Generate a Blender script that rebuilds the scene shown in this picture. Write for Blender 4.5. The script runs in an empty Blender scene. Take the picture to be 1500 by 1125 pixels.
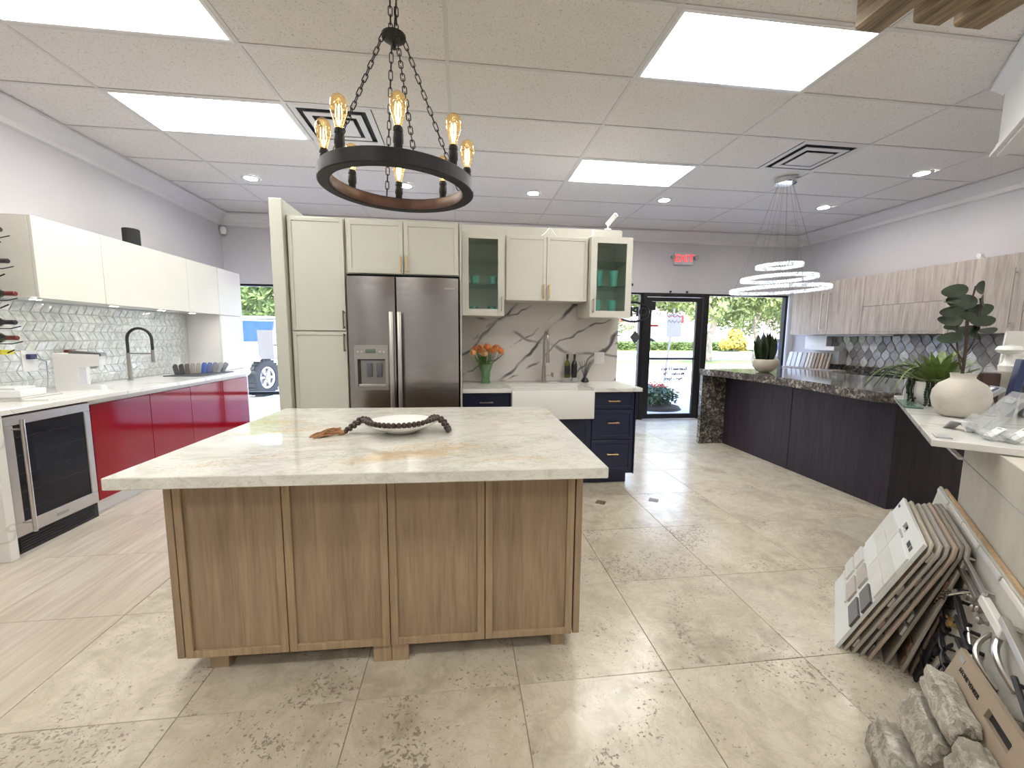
import bpy, bmesh, math, random
from mathutils import Vector, Matrix
random.seed(7)
PI = math.pi
sc = bpy.context.scene
COL = sc.collection
# ------------------------------------------------------------------ camera
cam_d = bpy.data.cameras.new('camera'); cam = bpy.data.objects.new('camera', cam_d); COL.objects.link(cam)
cam_d.sensor_width = 36.0; cam_d.lens = 601.64 / 1500 * 36; cam_d.clip_start = 0.02; cam_d.clip_end = 400
yaw, pitch, roll = 0.122879, -0.112811, 0.0080568
f = Vector((math.sin(yaw)*math.cos(pitch), math.cos(yaw)*math.cos(pitch), math.sin(pitch)))
r = Vector((math.cos(yaw), -math.sin(yaw), 0)); u = r.cross(f)
r2 = r*math.cos(roll) + u*math.sin(roll); u2 = -r*math.sin(roll) + u*math.cos(roll)
m = Matrix((r2, u2, -f)).transposed().to_4x4(); m.translation = (0, 0, 1.37)
cam.matrix_world = m; sc.camera = cam
# ------------------------------------------------------------------ colour, world, sun
sc.view_settings.view_transform = 'Standard'; sc.view_settings.look = 'None'
sc.view_settings.exposure = 0.44; sc.view_settings.gamma = 1.0; sc.view_settings.use_curve_mapping = False
PANEL_E = 13.0
wd = bpy.data.worlds.new('sky'); sc.world = wd; wd.use_nodes = True
wn = wd.node_tree.nodes; wl = wd.node_tree.links; wn.clear()
wo = wn.new('ShaderNodeOutputWorld'); bg = wn.new('ShaderNodeBackground'); tc = wn.new('ShaderNodeTexCoord')
sx = wn.new('ShaderNodeSeparateXYZ'); rp = wn.new('ShaderNodeValToRGB')
wl.new(tc.outputs['Generated'], sx.inputs[0]); wl.new(sx.outputs['Z'], rp.inputs[0])
rp.color_ramp.elements[0].position = 0.0; rp.color_ramp.elements[0].color = (0.95, 0.97, 1, 1)
rp.color_ramp.elements[1].position = 0.7; rp.color_ramp.elements[1].color = (0.32, 0.52, 1, 1)
wl.new(rp.outputs[0], bg.inputs[0]); bg.inputs[1].default_value = 6.0; wl.new(bg.outputs[0], wo.inputs[0])
sun_d = bpy.data.lights.new('sun', 'SUN'); sun_d.energy = 13.0; sun_d.angle = 0.01; sun_d.color = (1, .93, .8)
sun = bpy.data.objects.new('sun', sun_d); COL.objects.link(sun)
sun.rotation_euler = Vector((0.25, 0.55, -0.8)).to_track_quat('-Z', 'Y').to_euler()
sc.cycles.max_bounces = 8; sc.cycles.transparent_max_bounces = 16; sc.cycles.sample_clamp_indirect = 6
sc.cycles.caustics_reflective = False; sc.cycles.caustics_refractive = False

# ------------------------------------------------------------------ material helpers
class N:
    """a material being wired up"""
    def __init__(s, name, base=(.8, .8, .8), rough=.5, metal=0, **k):
        s.m = bpy.data.materials.new(name); s.m.use_nodes = True
        s.t = s.m.node_tree; s.n = s.t.nodes; s.l = s.t.links
        s.b = s.n['Principled BSDF']
        s.b.inputs['Base Color'].default_value = (*base, 1); s.b.inputs['Roughness'].default_value = rough
        s.b.inputs['Metallic'].default_value = metal
        for a, v in k.items():
            s.b.inputs[a.replace('_', ' ')].default_value = v
        s.m.diffuse_color = (*base, 1)
    def new(s, t, **k):
        x = s.n.new(t)
        for a, v in k.items(): setattr(x, a, v)
        return x
    def put(s, sock, v):
        if hasattr(v, 'is_output') or isinstance(v, bpy.types.NodeSocket): s.l.new(v, sock)
        else: sock.default_value = v
    def coord(s, kind='Object', scale=(1, 1, 1), rot=(0, 0, 0), rnd=0):
        if kind == 'World': o = s.new('ShaderNodeNewGeometry').outputs['Position']
        else: o = s.new('ShaderNodeTexCoord').outputs[kind]
        if rnd:
            oi = s.new('ShaderNodeObjectInfo'); v = s.new('ShaderNodeVectorMath', operation='MULTIPLY_ADD')
            cx = s.new('ShaderNodeCombineXYZ')
            for i in range(3): s.l.new(oi.outputs['Random'], cx.inputs[i])
            s.l.new(cx.outputs[0], v.inputs[0]); v.inputs[1].default_value = (rnd, rnd*1.7, rnd*.6); s.l.new(o, v.inputs[2]); o = v.outputs[0]
        mp = s.new('ShaderNodeMapping'); s.l.new(o, mp.inputs[0])
        mp.inputs['Scale'].default_value = scale; mp.inputs['Rotation'].default_value = rot
        return mp.outputs[0]
    def noise(s, co, scale=5, detail=4, rough=.55, dist=0):
        x = s.new('ShaderNodeTexNoise'); s.l.new(co, x.inputs['Vector'])
        x.inputs['Scale'].default_value = scale; x.inputs['Detail'].default_value = detail
        x.inputs['Roughness'].default_value = rough; x.inputs['Distortion'].default_value = dist
        return x.outputs[0]
    def voro(s, co, scale=5, feature='F1', out=0, rnd=1):
        x = s.new('ShaderNodeTexVoronoi', feature=feature); s.l.new(co, x.inputs['Vector']); x.inputs['Scale'].default_value = scale
        x.inputs['Randomness'].default_value = rnd
        return x.outputs[out]
    def wave(s, co, scale=3, dist=5, detail=3, dscale=1, direction='X'):
        x = s.new('ShaderNodeTexWave', bands_direction=direction); s.l.new(co, x.inputs['Vector'])
        x.inputs['Scale'].default_value = scale; x.inputs['Distortion'].default_value = dist
        x.inputs['Detail'].default_value = detail; x.inputs['Detail Scale'].default_value = dscale
        return x.outputs[1]
    def ramp(s, v, stops, interp='LINEAR'):
        x = s.new('ShaderNodeValToRGB'); s.l.new(v, x.inputs[0]); e = x.color_ramp.elements; x.color_ramp.interpolation = interp
        while len(e) < len(stops): e.new(.5)
        for i, (p, c) in enumerate(stops):
            e[i].position = p; e[i].color = (*(c if isinstance(c, tuple) else (c, c, c)), 1)
        return x.outputs[0]
    def mix(s, fac, a, b, mode='MIX'):
        x = s.new('ShaderNodeMix', data_type='RGBA', blend_type=mode)
        s.put(x.inputs[0], fac)
        for i, v in ((6, a), (7, b)):
            if isinstance(v, tuple): x.inputs[i].default_value = (*v, 1)
            else: s.l.new(v, x.inputs[i])
        return x.outputs[2]
    def math(s, op, a, b=0.0):
        x = s.new('ShaderNodeMath', operation=op); s.put(x.inputs[0], a); s.put(x.inputs[1], b); return x.outputs[0]
    def base(s, v): s.l.new(v, s.b.inputs['Base Color']); return s
    def rough(s, v): s.l.new(v, s.b.inputs['Roughness']); return s
    def bump(s, h, strength=.2, dist=.01):
        x = s.new('ShaderNodeBump'); x.inputs['Strength'].default_value = strength; x.inputs['Distance'].default_value = dist
        s.l.new(h, x.inputs['Height']); s.l.new(x.outputs[0], s.b.inputs['Normal']); return s
def emis(name, col, e):
    x = N(name, col, .5); x.b.inputs['Emission Color'].default_value = (*col, 1); x.b.inputs['Emission Strength'].default_value = e
    return x.m
def clear(name, tint=(1, 1, 1), gloss=.08, rough=0.0, dif=0.0, ior=1.5):
    """a thin pane: tinted transparency, a fresnel reflection, and optionally some milky body"""
    x = N(name); n = x.n; out = n['Material Output']; n.remove(x.b)
    tr = x.new('ShaderNodeBsdfTransparent'); tr.inputs[0].default_value = (*tint, 1)
    gl = x.new('ShaderNodeBsdfGlossy'); gl.inputs['Roughness'].default_value = rough
    fr = x.new('ShaderNodeLayerWeight'); fr.inputs[0].default_value = .5
    mx = x.new('ShaderNodeMixShader')
    a = x.math('ADD', x.math('MULTIPLY', x.math('POWER', fr.outputs['Facing'], 4.0), .85), gloss+.03); a = x.math('MINIMUM', a, 1.0)
    x.l.new(a, mx.inputs[0]); x.l.new(tr.outputs[0], mx.inputs[1]); x.l.new(gl.outputs[0], mx.inputs[2]); o = mx.outputs[0]
    if dif:
        d = x.new('ShaderNodeBsdfDiffuse'); d.inputs[0].default_value = (*[min(1, c*.9+.05) for c in tint], 1)
        m2 = x.new('ShaderNodeMixShader'); m2.inputs[0].default_value = dif; x.l.new(o, m2.inputs[1]); x.l.new(d.outputs[0], m2.inputs[2]); o = m2.outputs[0]
    x.l.new(o, out.inputs[0]); return x.m
def plain(name, c, rough=.5, metal=0, var=.06, scale=6, bump=0, **k):
    """solid colour with a faint procedural mottle"""
    x = N(name, c, rough, metal, **k); co = x.coord()
    nz = x.noise(co, scale, 3)
    lo = tuple(max(0, v*(1-var)) for v in c); hi = tuple(min(1, v*(1+var)) for v in c)
    x.base(x.ramp(nz, [(.3, lo), (.7, hi)]))
    if bump: x.bump(x.noise(co, scale*12, 3), bump, .004)
    return x.m
def wood(name, a, b, rough=.45, scale=1.0, axis='Z', c=None, rnd=3.0):
    x = N(name, a, rough)
    sclx = {'Z': (1, 1, .06), 'Y': (1, .06, 1), 'X': (.06, 1, 1)}[axis]
    co = x.coord('Object', tuple(v*scale for v in sclx), rnd=rnd)
    n1 = x.noise(co, 14, 5, .6, 1.2); n2 = x.noise(co, 90, 3, .6)
    k = x.mix(.4, n1, n2)
    stops = [(.36, a), (.62, b)]
    if c: stops = [(.34, a), (.5, b), (.66, c)]
    x.base(x.ramp(k, stops)); x.bump(n2, .08, .002); return x.m

# ------------------------------------------------------------------ materials
M = {}
M['wall'] = plain('wall_paint', (.54, .52, .54), .75, var=.02, scale=2)
M['white_paint'] = plain('white_paint', (.72, .71, .70), .6, var=.02)
M['crown'] = plain('crown_paint', (.66, .64, .64), .5, var=.02)
x = N('ceiling_tile_board', (.6, .57, .53), .9); co = x.coord('World', (1, 1.0, 1), rnd=9)
v = x.noise(co, 85, 3, .6, .9); x.base(x.mix(x.ramp(v, [(.34, 0.0), (.43, 1.0)]), (.50, .47, .43), (.72, .69, .66))); x.bump(v, .35, .006); M['ctile'] = x.m
M['tgrout'] = plain('pale_tile_grout', (.52, .53, .52), .7, var=.03)
M['bwin'] = plain('building_glass', (.30, .32, .36), .3, var=.1, scale=.5)
M['tbar'] = plain('ceiling_grid', (.60, .58, .56), .5, var=.02)
# travertine floor tile
x = N('travertine_tile', rough=.3); co = x.coord('World', (1, 1, 1), rnd=23)
big = x.noise(co, 2.2, 5, .6, .8); mid = x.noise(co, 9, 6, .65, .6); oi = x.new('ShaderNodeObjectInfo').outputs['Random']
c1 = x.ramp(big, [(.30, (.36, .31, .235)), (.5, (.50, .44, .34)), (.7, (.61, .55, .45))])
c2 = x.mix(x.ramp(mid, [(.42, 0.0), (.66, .7)]), c1, (.64, .585, .475))
c2 = x.mix(x.math('MULTIPLY', oi, .30), c2, (.48, .45, .40))
cr_ = x.noise(co, 5, 8, .72, 2.0); crk = x.ramp(x.math('ABSOLUTE', x.math('SUBTRACT', cr_, .5)), [(0., .35), (.03, 0.)])
c2 = x.mix(crk, c2, (.36, .30, .22))
pm = x.noise(co, 2.6, 3, .55, .8); pit = x.noise(co, 68, 3, .55, .3); pit2 = x.noise(co, 30, 5, .7, 1.0); fine = x.noise(co, 190, 2, .5)
th = x.math('MULTIPLY', x.math('ADD', pm, -.5), .55)
pv = x.math('ADD', x.math('MAXIMUM', pit, x.math('ADD', pit2, -.015)), th)
pv = x.math('ADD', pv, x.math('MULTIPLY', x.math('ADD', fine, -.5), .12))
pk = x.ramp(pv, [(.635, 0.0), (.675, .85)])
c3 = x.mix(pk, c2, (.19, .155, .11)); x.base(c3)
x.rough(x.ramp(pk, [(0.0, .22), (1.0, .6)])); x.bump(x.math('SUBTRACT', 1.0, pk), .12, .002); M['floor'] = x.m
# vein cut streaky tile towards the left wall
x = N('vein_cut_travertine', rough=.3); co = x.coord('World', (1, .08, 1), (0, 0, 0), rnd=13)
v = x.noise(co, 26, 5, .6, .4); x.base(x.ramp(v, [(.3, (.38, .325, .26)), (.5, (.48, .42, .345)), (.7, (.57, .52, .44))])); x.rough(x.ramp(v, [(0., .25), (1., .35)])); M['floor_vein'] = x.m
M['grout'] = plain('grout', (.30, .26, .20), .8)
M['inlay'] = plain('brown_inlay', (.16, .12, .09), .4)
# quartzite island top
x = N('island_quartzite', rough=.08, Coat_Weight=.3); co = x.coord('Object', (.75, 1.45, 1.45), (0, 0, .18))
n1 = x.noise(co, 2.6, 7, .62, 2.2); n2 = x.noise(x.coord('Object', (.8, 1.2, 1)), 1.6, 3, .5, .8); n3 = x.noise(co, 6.5, 9, .68, 3.0); n5 = x.noise(co, 22, 6, .7, 2.0)
b0 = x.ramp(n1, [(.28, (.50, .50, .44)), (.45, (.66, .65, .59)), (.6, (.73, .72, .67)), (.78, (.64, .64, .58))])
tan = x.math('MULTIPLY', x.ramp(n2, [(.53, 0.0), (.66, 1.0)]), x.ramp(n1, [(.38, 0.), (.58, 1.)]))
b1 = x.mix(x.math('MULTIPLY', tan, .9), b0, (.62, .44, .22))
vein = x.ramp(x.math('ABSOLUTE', x.math('SUBTRACT', n3, .5)), [(0.0, 1.0), (.020, 0.0)])
b2 = x.mix(x.math('MULTIPLY', vein, x.ramp(n2, [(.40, .15), (.6, .8)])), b1, (.30, .24, .17))
b3 = x.mix(x.ramp(n5, [(.54, 0.), (.66, .5)]), b2, (.44, .425, .37)); x.base(b3); M['quartzite'] = x.m
# white quartz with dark veins (backsplash)
def calacatta(name, base, vc, scale, width, rot, rough=.12, amt=1.0, st=(.42, 1, 1.25)):
    x = N(name, base, rough); co = x.coord('Object', (1, 1, 1), rot)
    mp = x.new('ShaderNodeMapping'); x.l.new(co, mp.inputs[0]); mp.inputs['Scale'].default_value = st; cs = mp.outputs[0]
    n = x.noise(cs, scale, 4, .46, .25); m_ = x.noise(co, 1.7, 2, .5)
    vv = x.ramp(x.math('ABSOLUTE', x.math('SUBTRACT', n, .5)), [(0., 1.), (width, 0.)])
    n4 = x.noise(cs, scale*.6, 4, .5, .2); v2 = x.ramp(x.math('ABSOLUTE', x.math('SUBTRACT', n4, .53)), [(0., 1.), (width*.55, 0.)])
    kk = x.math('MULTIPLY', x.math('MULTIPLY', vv, x.ramp(m_, [(.44, 0.), (.56, 1.)])), amt)
    kk = x.math('MAXIMUM', kk, x.math('MULTIPLY', v2, amt))
    x.base(x.mix(kk, base, vc)); return x.m
x = N('calacatta_backsplash', (.62, .585, .55), .12); co = x.coord('Object', (1, 1, 1), (0, .80, 0))
w1 = x.wave(co, .62, 5.5, 4, 1.1, 'Z'); w2 = x.wave(x.coord('Object', (1, 1, 1), (0, .62, 0)), 1.05, 9.0, 4, .8, 'Z'); w3 = x.wave(x.coord('Object', (1, 1, 1), (0, -.25, 0)), .5, 7.0, 4, .9, 'Z')
ms = x.noise(co, 2.4, 2, .5); m2 = x.noise(co, 3.4, 2, .5, .5)
k1 = x.math('MULTIPLY', x.ramp(w1, [(.984, 0.), (.998, 1.)]), x.ramp(ms, [(.40, .25), (.55, 1.)]))
k2 = x.math('MULTIPLY', x.ramp(w2, [(.985, 0.), (.999, .8)]), x.ramp(m2, [(.42, 0.), (.52, 1.)]))
k3 = x.math('MULTIPLY', x.ramp(w3, [(.99, 0.), (1., .7)]), x.ramp(ms, [(.48, 0.), (.55, 1.)]))
kh = x.math('MULTIPLY', x.ramp(w1, [(.86, 0.), (1., .15)]), x.ramp(m2, [(.45, 0.), (.6, 1.)]))
kk = x.math('MAXIMUM', x.math('MAXIMUM', k1, k2), x.math('MAXIMUM', k3, kh))
x.base(x.mix(kk, (.62, .585, .55), (.10, .10, .115))); M['calacatta'] = x.m
M['white_quartz'] = calacatta('white_quartz_counter', (.74, .73, .70), (.35, .34, .32), 1.6, .012, (0, .3, .5), amt=.5)
M['marble_ledge'] = calacatta('grey_marble_ledge', (.62, .61, .58), (.35, .35, .34), 4, .05, (0, 0, .6), .15, .6)
# dark granite
x = N('dark_granite', rough=.07); co = x.coord()
v1 = x.voro(co, 38, out=1); n1 = x.noise(co, 5, 5, .6, 1.5); n2 = x.noise(co, 30, 5, .7, .8)
a = x.ramp(n2, [(.38, (.03, .027, .025)), (.5, (.11, .095, .08)), (.58, (.30, .27, .23)), (.68, (.50, .47, .42))])
x.base(x.mix(x.ramp(n1, [(.42, 0.), (.6, .85)]), a, (.035, .03, .032))); M['granite'] = x.m
M['oak'] = wood('oak_veneer', (.235, .165, .100), (.375, .275, .175), .42)
M['oak_trim'] = wood('oak_trim', (.28, .195, .115), (.42, .31, .195), .42, 1.5)
M['dark_wood'] = wood('dark_plum_veneer', (.016, .011, .018), (.034, .026, .036), .42, 1.0); M['dark_wood'].node_tree.nodes['Principled BSDF'].inputs['Specular IOR Level'].default_value = .3
M['taupe_wood'] = wood('taupe_veneer', (.25, .20, .175), (.38, .325, .29), .45, .9, c=(.50, .44, .40), rnd=5)
M['beam_wood'] = wood('beam_brown', (.10, .065, .03), (.30, .215, .12), .5, 1.0, 'Y')
M['tan_wood'] = wood('raw_pine', (.36, .23, .12), (.50, .35, .2), .6, 1, 'Y')
M['cream'] = plain('cream_lacquer', (.66, .645, .58), .35, var=.015)
M['sage'] = plain('pale_shaker_white', (.57, .575, .51), .4, var=.015)
M['white_lac'] = plain('white_lacquer', (.74, .72, .70), .25, var=.01)
M['gap'] = plain('shadow_gap', (.02, .02, .02), .7)
x = N('red_gloss_lacquer_b', (.25, .001, .006), .09, Specular_IOR_Level=.35); co = x.coord(); x.base(x.ramp(x.noise(co, 3), [(.3, (.24, .001, .006)), (.7, (.27, .0015, .008))])); M['red'] = x.m
M['navy'] = plain('navy_lacquer', (.010, .014, .045), .35, var=.05)
x = N('brushed_steel', (.5, .49, .48), .28, 1.0); co = x.coord('Object', (.3, .3, 90)); nz = x.noise(co, 8, 3)
x.base(x.ramp(nz, [(.3, (.35, .34, .33)), (.7, (.385, .375, .365))])); x.rough(x.ramp(nz, [(.2, .20), (.8, .26)])); x.bump(x.noise(x.coord('Object', (1, 1, 2.2)), 2.2, 2), .25, .02); M['steel'] = x.m
M['steel_bar'] = plain('satin_steel', (.58, .56, .54), .3, 1, var=.05)
M['nickel'] = plain('brushed_nickel', (.45, .42, .38), .32, 1, var=.05)
M['chrome'] = plain('polished_chrome', (.75, .75, .76), .08, 1, var=.03)
M['brass'] = plain('brushed_brass', (.62, .42, .20), .32, 1, var=.06)
M['bronze_pull'] = plain('bronze_pull', (.22, .15, .09), .4, .8)
M['blackm'] = plain('black_metal', (.018, .017, .018), .42, .4, var=.15, scale=30)
M['black'] = plain('black_plastic', (.012, .012, .013), .35)
M['rubber'] = plain('black_rubber', (.02, .02, .02), .8)
M['iron'] = plain('black_iron', (.014, .014, .015), .5, .3, var=.3, scale=25, bump=.2)
M['copper'] = plain('brown_inner_band', (.10, .055, .04), .45, .4, var=.2, scale=20)
M['ceramic'] = plain('white_ceramic', (.78, .77, .74), .15, var=.01)
M['fireclay'] = plain('fireclay_white', (.80, .80, .78), .12, var=.01)
M['clay'] = plain('chalky_clay', (.50, .47, .415), .85, var=.12, scale=9, bump=.35)
M['stoneware'] = plain('ivory_stoneware', (.55, .49, .40), .6, var=.06)
M['bead'] = plain('dark_wood_bead', (.045, .022, .016), .3, var=.3, scale=40)
M['jute'] = plain('jute_tassel', (.42, .22, .11), .9, var=.3, scale=60)
M['leaf_dark'] = plain('dark_leaf', (.012, .026, .009), .6, var=.4, scale=18)
M['leaf_snake'] = plain('snake_leaf', (.020, .040, .012), .4, var=.5, scale=30)
M['leaf_green'] = plain('bright_leaf', (.17, .235, .075), .45, var=.4, scale=20)
M['leaf_grey'] = plain('grey_green_leaf', (.032, .046, .028), .6, var=.3, scale=14)
M['stemb'] = plain('brown_stem', (.045, .028, .02), .7, var=.3, scale=40)
M['soil'] = plain('potting_soil', (.03, .02, .014), .95, var=.5, scale=50)
M['tulip'] = plain('orange_tulip', (.72, .25, .07), .5, var=.35, scale=14)
M['tulip2'] = plain('peach_tulip', (.78, .42, .18), .5, var=.3, scale=14)
M['tstem'] = plain('tulip_green', (.10, .22, .05), .5, var=.3, scale=20)
M['gglass'] = clear('green_vase_glass', (.45, .72, .42), .10, .02, .15)
M['aqua'] = clear('aqua_glass', (.30, .78, .72), .1, .02, .35)
M['pane'] = clear('window_pane', (.97, .985, .98), .0, 0)
M['cabglass'] = clear('cabinet_glass', (.90, .97, .94), .02, .0)
x = N('dark_cooler_glass', (.006, .007, .012), .05, Specular_IOR_Level=.3); co = x.coord(); x.base(x.ramp(x.noise(co, 4), [(.3, (.005, .006, .010)), (.7, (.010, .011, .018))])); M['darkglass'] = x.m
M['acrylic'] = clear('acrylic', (.97, .98, .98), .03, .03, .12)
M['amber'] = clear('amber_bulb_glass', (1.0, .82, .52), .09, .02, .08)
M['filament'] = emis('glowing_filament', (1.0, .76, .42), 34)
M['panel'] = emis('troffer_diffuser', (1.0, .985, .93), PANEL_E)
M['can'] = emis('downlight_lens', (1.0, .97, .92), 260)
M['puck'] = emis('puck_lens', (1.0, .98, .94), 60)
x = N('crystal_led_sparkle', (.8, .85, .9), .12); co = x.coord(); vz = x.voro(co, 48, out=1)
x.b.inputs['Emission Color'].default_value = (.92, .98, 1, 1)
sc_n = x.new('ShaderNodeSeparateColor'); x.l.new(vz, sc_n.inputs[0])
x.l.new(x.math('MULTIPLY', x.ramp(sc_n.outputs[0], [(.25, .08), (.8, 1.)]), .75), x.b.inputs['Emission Strength']); M['crystal'] = x.m  # random glow per cell paints sparkle onto the crystals
M['wire'] = plain('fine_wire', (.22, .22, .22), .6)
M['bowlwhite'] = plain('matt_white_plastic', (.62, .61, .60), .35, var=.01)
M['shelfglass'] = clear('shelf_glass', (.88, .96, .94), .04, .0)
x = N('white_glass_tile', (.62, .64, .62), .09, Coat_Weight=.6); co = x.coord('World', (1, 1, 1), rnd=5); cs = x.coord('Object', (1, 1, 1), (.5, 0, 0), rnd=11)
v = x.noise(cs, 30, 3, .5); x.base(x.mix(x.ramp(v, [(.35, 0.), (.65, 1.)]), (.50, .52, .50), (.70, .72, .70))); x.bump(x.noise(co, 18, 2), .5, .006); M['chev'] = x.m
def harle(nm, c):
    x = N(nm, c, .1, Coat_Weight=.5); co = x.coord('Object', rnd=4); x.base(x.ramp(x.noise(co, 25, 4), [(.3, tuple(v*.8 for v in c)), (.7, tuple(v*1.2 for v in c))])); x.bump(x.noise(co, 14, 2), .4, .006); return x.m
M['harle'] = [harle('grey_lantern_tile', (.34, .32, .33)), harle('dark_lantern_tile', (.24, .225, .235)), harle('pale_lantern_tile', (.66, .64, .64))]
M['paper'] = plain('white_paper', (.74, .74, .74), .6, var=.02)
M['board'] = plain('sample_board_white', (.66, .68, .66), .5, var=.02)
M['carton'] = plain('beige_carton', (.36, .29, .215), .7, var=.06)
x = N('rough_limestone', (.3, .28, .24), .85); co = x.coord(); n1 = x.noise(co, 9, 6, .65, .6); n2 = x.noise(co, 35, 4, .6)
n3 = x.noise(co, 11, 9, .75, .4); vn = x.ramp(x.math('ABSOLUTE', x.math('SUBTRACT', n3, .5)), [(0., 1.), (.05, 0.)])
x.base(x.mix(x.math('MULTIPLY', vn, .5), x.ramp(n1, [(.35, (.25, .225, .185)), (.52, (.36, .33, .275)), (.68, (.52, .49, .42))]), (.74, .71, .64))); x.bump(x.mix(.5, n2, n3), 1.0, .02); M['rock'] = x.m
M['cream_panel'] = plain('cream_linen_panel', (.48, .45, .39), .6, var=.07, scale=14, bump=.1)
M['blue'] = plain('dark_blue_card', (.02, .03, .10), .4)
M['teal'] = plain('teal_terrazzo', (.30, .44, .38), .5, var=.35, scale=60)
M['ink'] = plain('black_ink', (.015, .015, .015), .5)
M['redink'] = emis('lit_red_letters', (1.0, .03, .04), 1.6)
M['redflat'] = plain('red_vinyl', (.65, .02, .02), .5)
M['grey'] = plain('grey_plastic', (.30, .31, .32), .45)
M['lgrey'] = plain('light_grey_card', (.52, .53, .54), .5)
# outdoor
M['asphalt'] = plain('sunlit_paving', (.48, .45, .40), .85, var=.12, scale=.6)
M['walk'] = plain('shade_tinted_concrete', (.48, .42, .42), .85, var=.06, scale=2)  # purple cast of the building's shade is put into the concrete colour
M['grass'] = plain('verge_grass', (.20, .25, .07), .9, var=.3, scale=6)
x = N('tree_leaves', (.2, .26, .06), .6); co = x.coord('World'); x.base(x.ramp(x.noise(co, .9, 3), [(.3, (.10, .14, .035)), (.7, (.27, .30, .10))])); M['tleaf'] = x.m
M['hedge'] = plain('hedge_leaves', (.11, .16, .04), .7, var=.35, scale=4)
M['yellow_leaf'] = plain('yellow_croton', (.48, .38, .06), .6, var=.3, scale=5)
M['bark'] = plain('pale_bark', (.34, .27, .21), .9, var=.25, scale=5)
M['stucco'] = plain('pink_stucco', (.62, .50, .46), .85, var=.05, scale=1)
M['carwhite'] = plain('white_car_paint', (.75, .75, .75), .15, var=.01)
M['cargrey'] = plain('charcoal_car_paint', (.10, .10, .12), .2, .3, var=.05)
M['carblue'] = plain('pale_blue_car_paint', (.25, .36, .50), .2, .2, var=.05)
M['windsh'] = plain('blue_reflection_windscreen', (.012, .035, .15), .08, var=.2)  # blue reflection on the windscreen is painted into its base colour
M['tyre'] = plain('tyre_rubber', (.03, .03, .03), .85, var=.3, scale=30, bump=.4)

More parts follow.
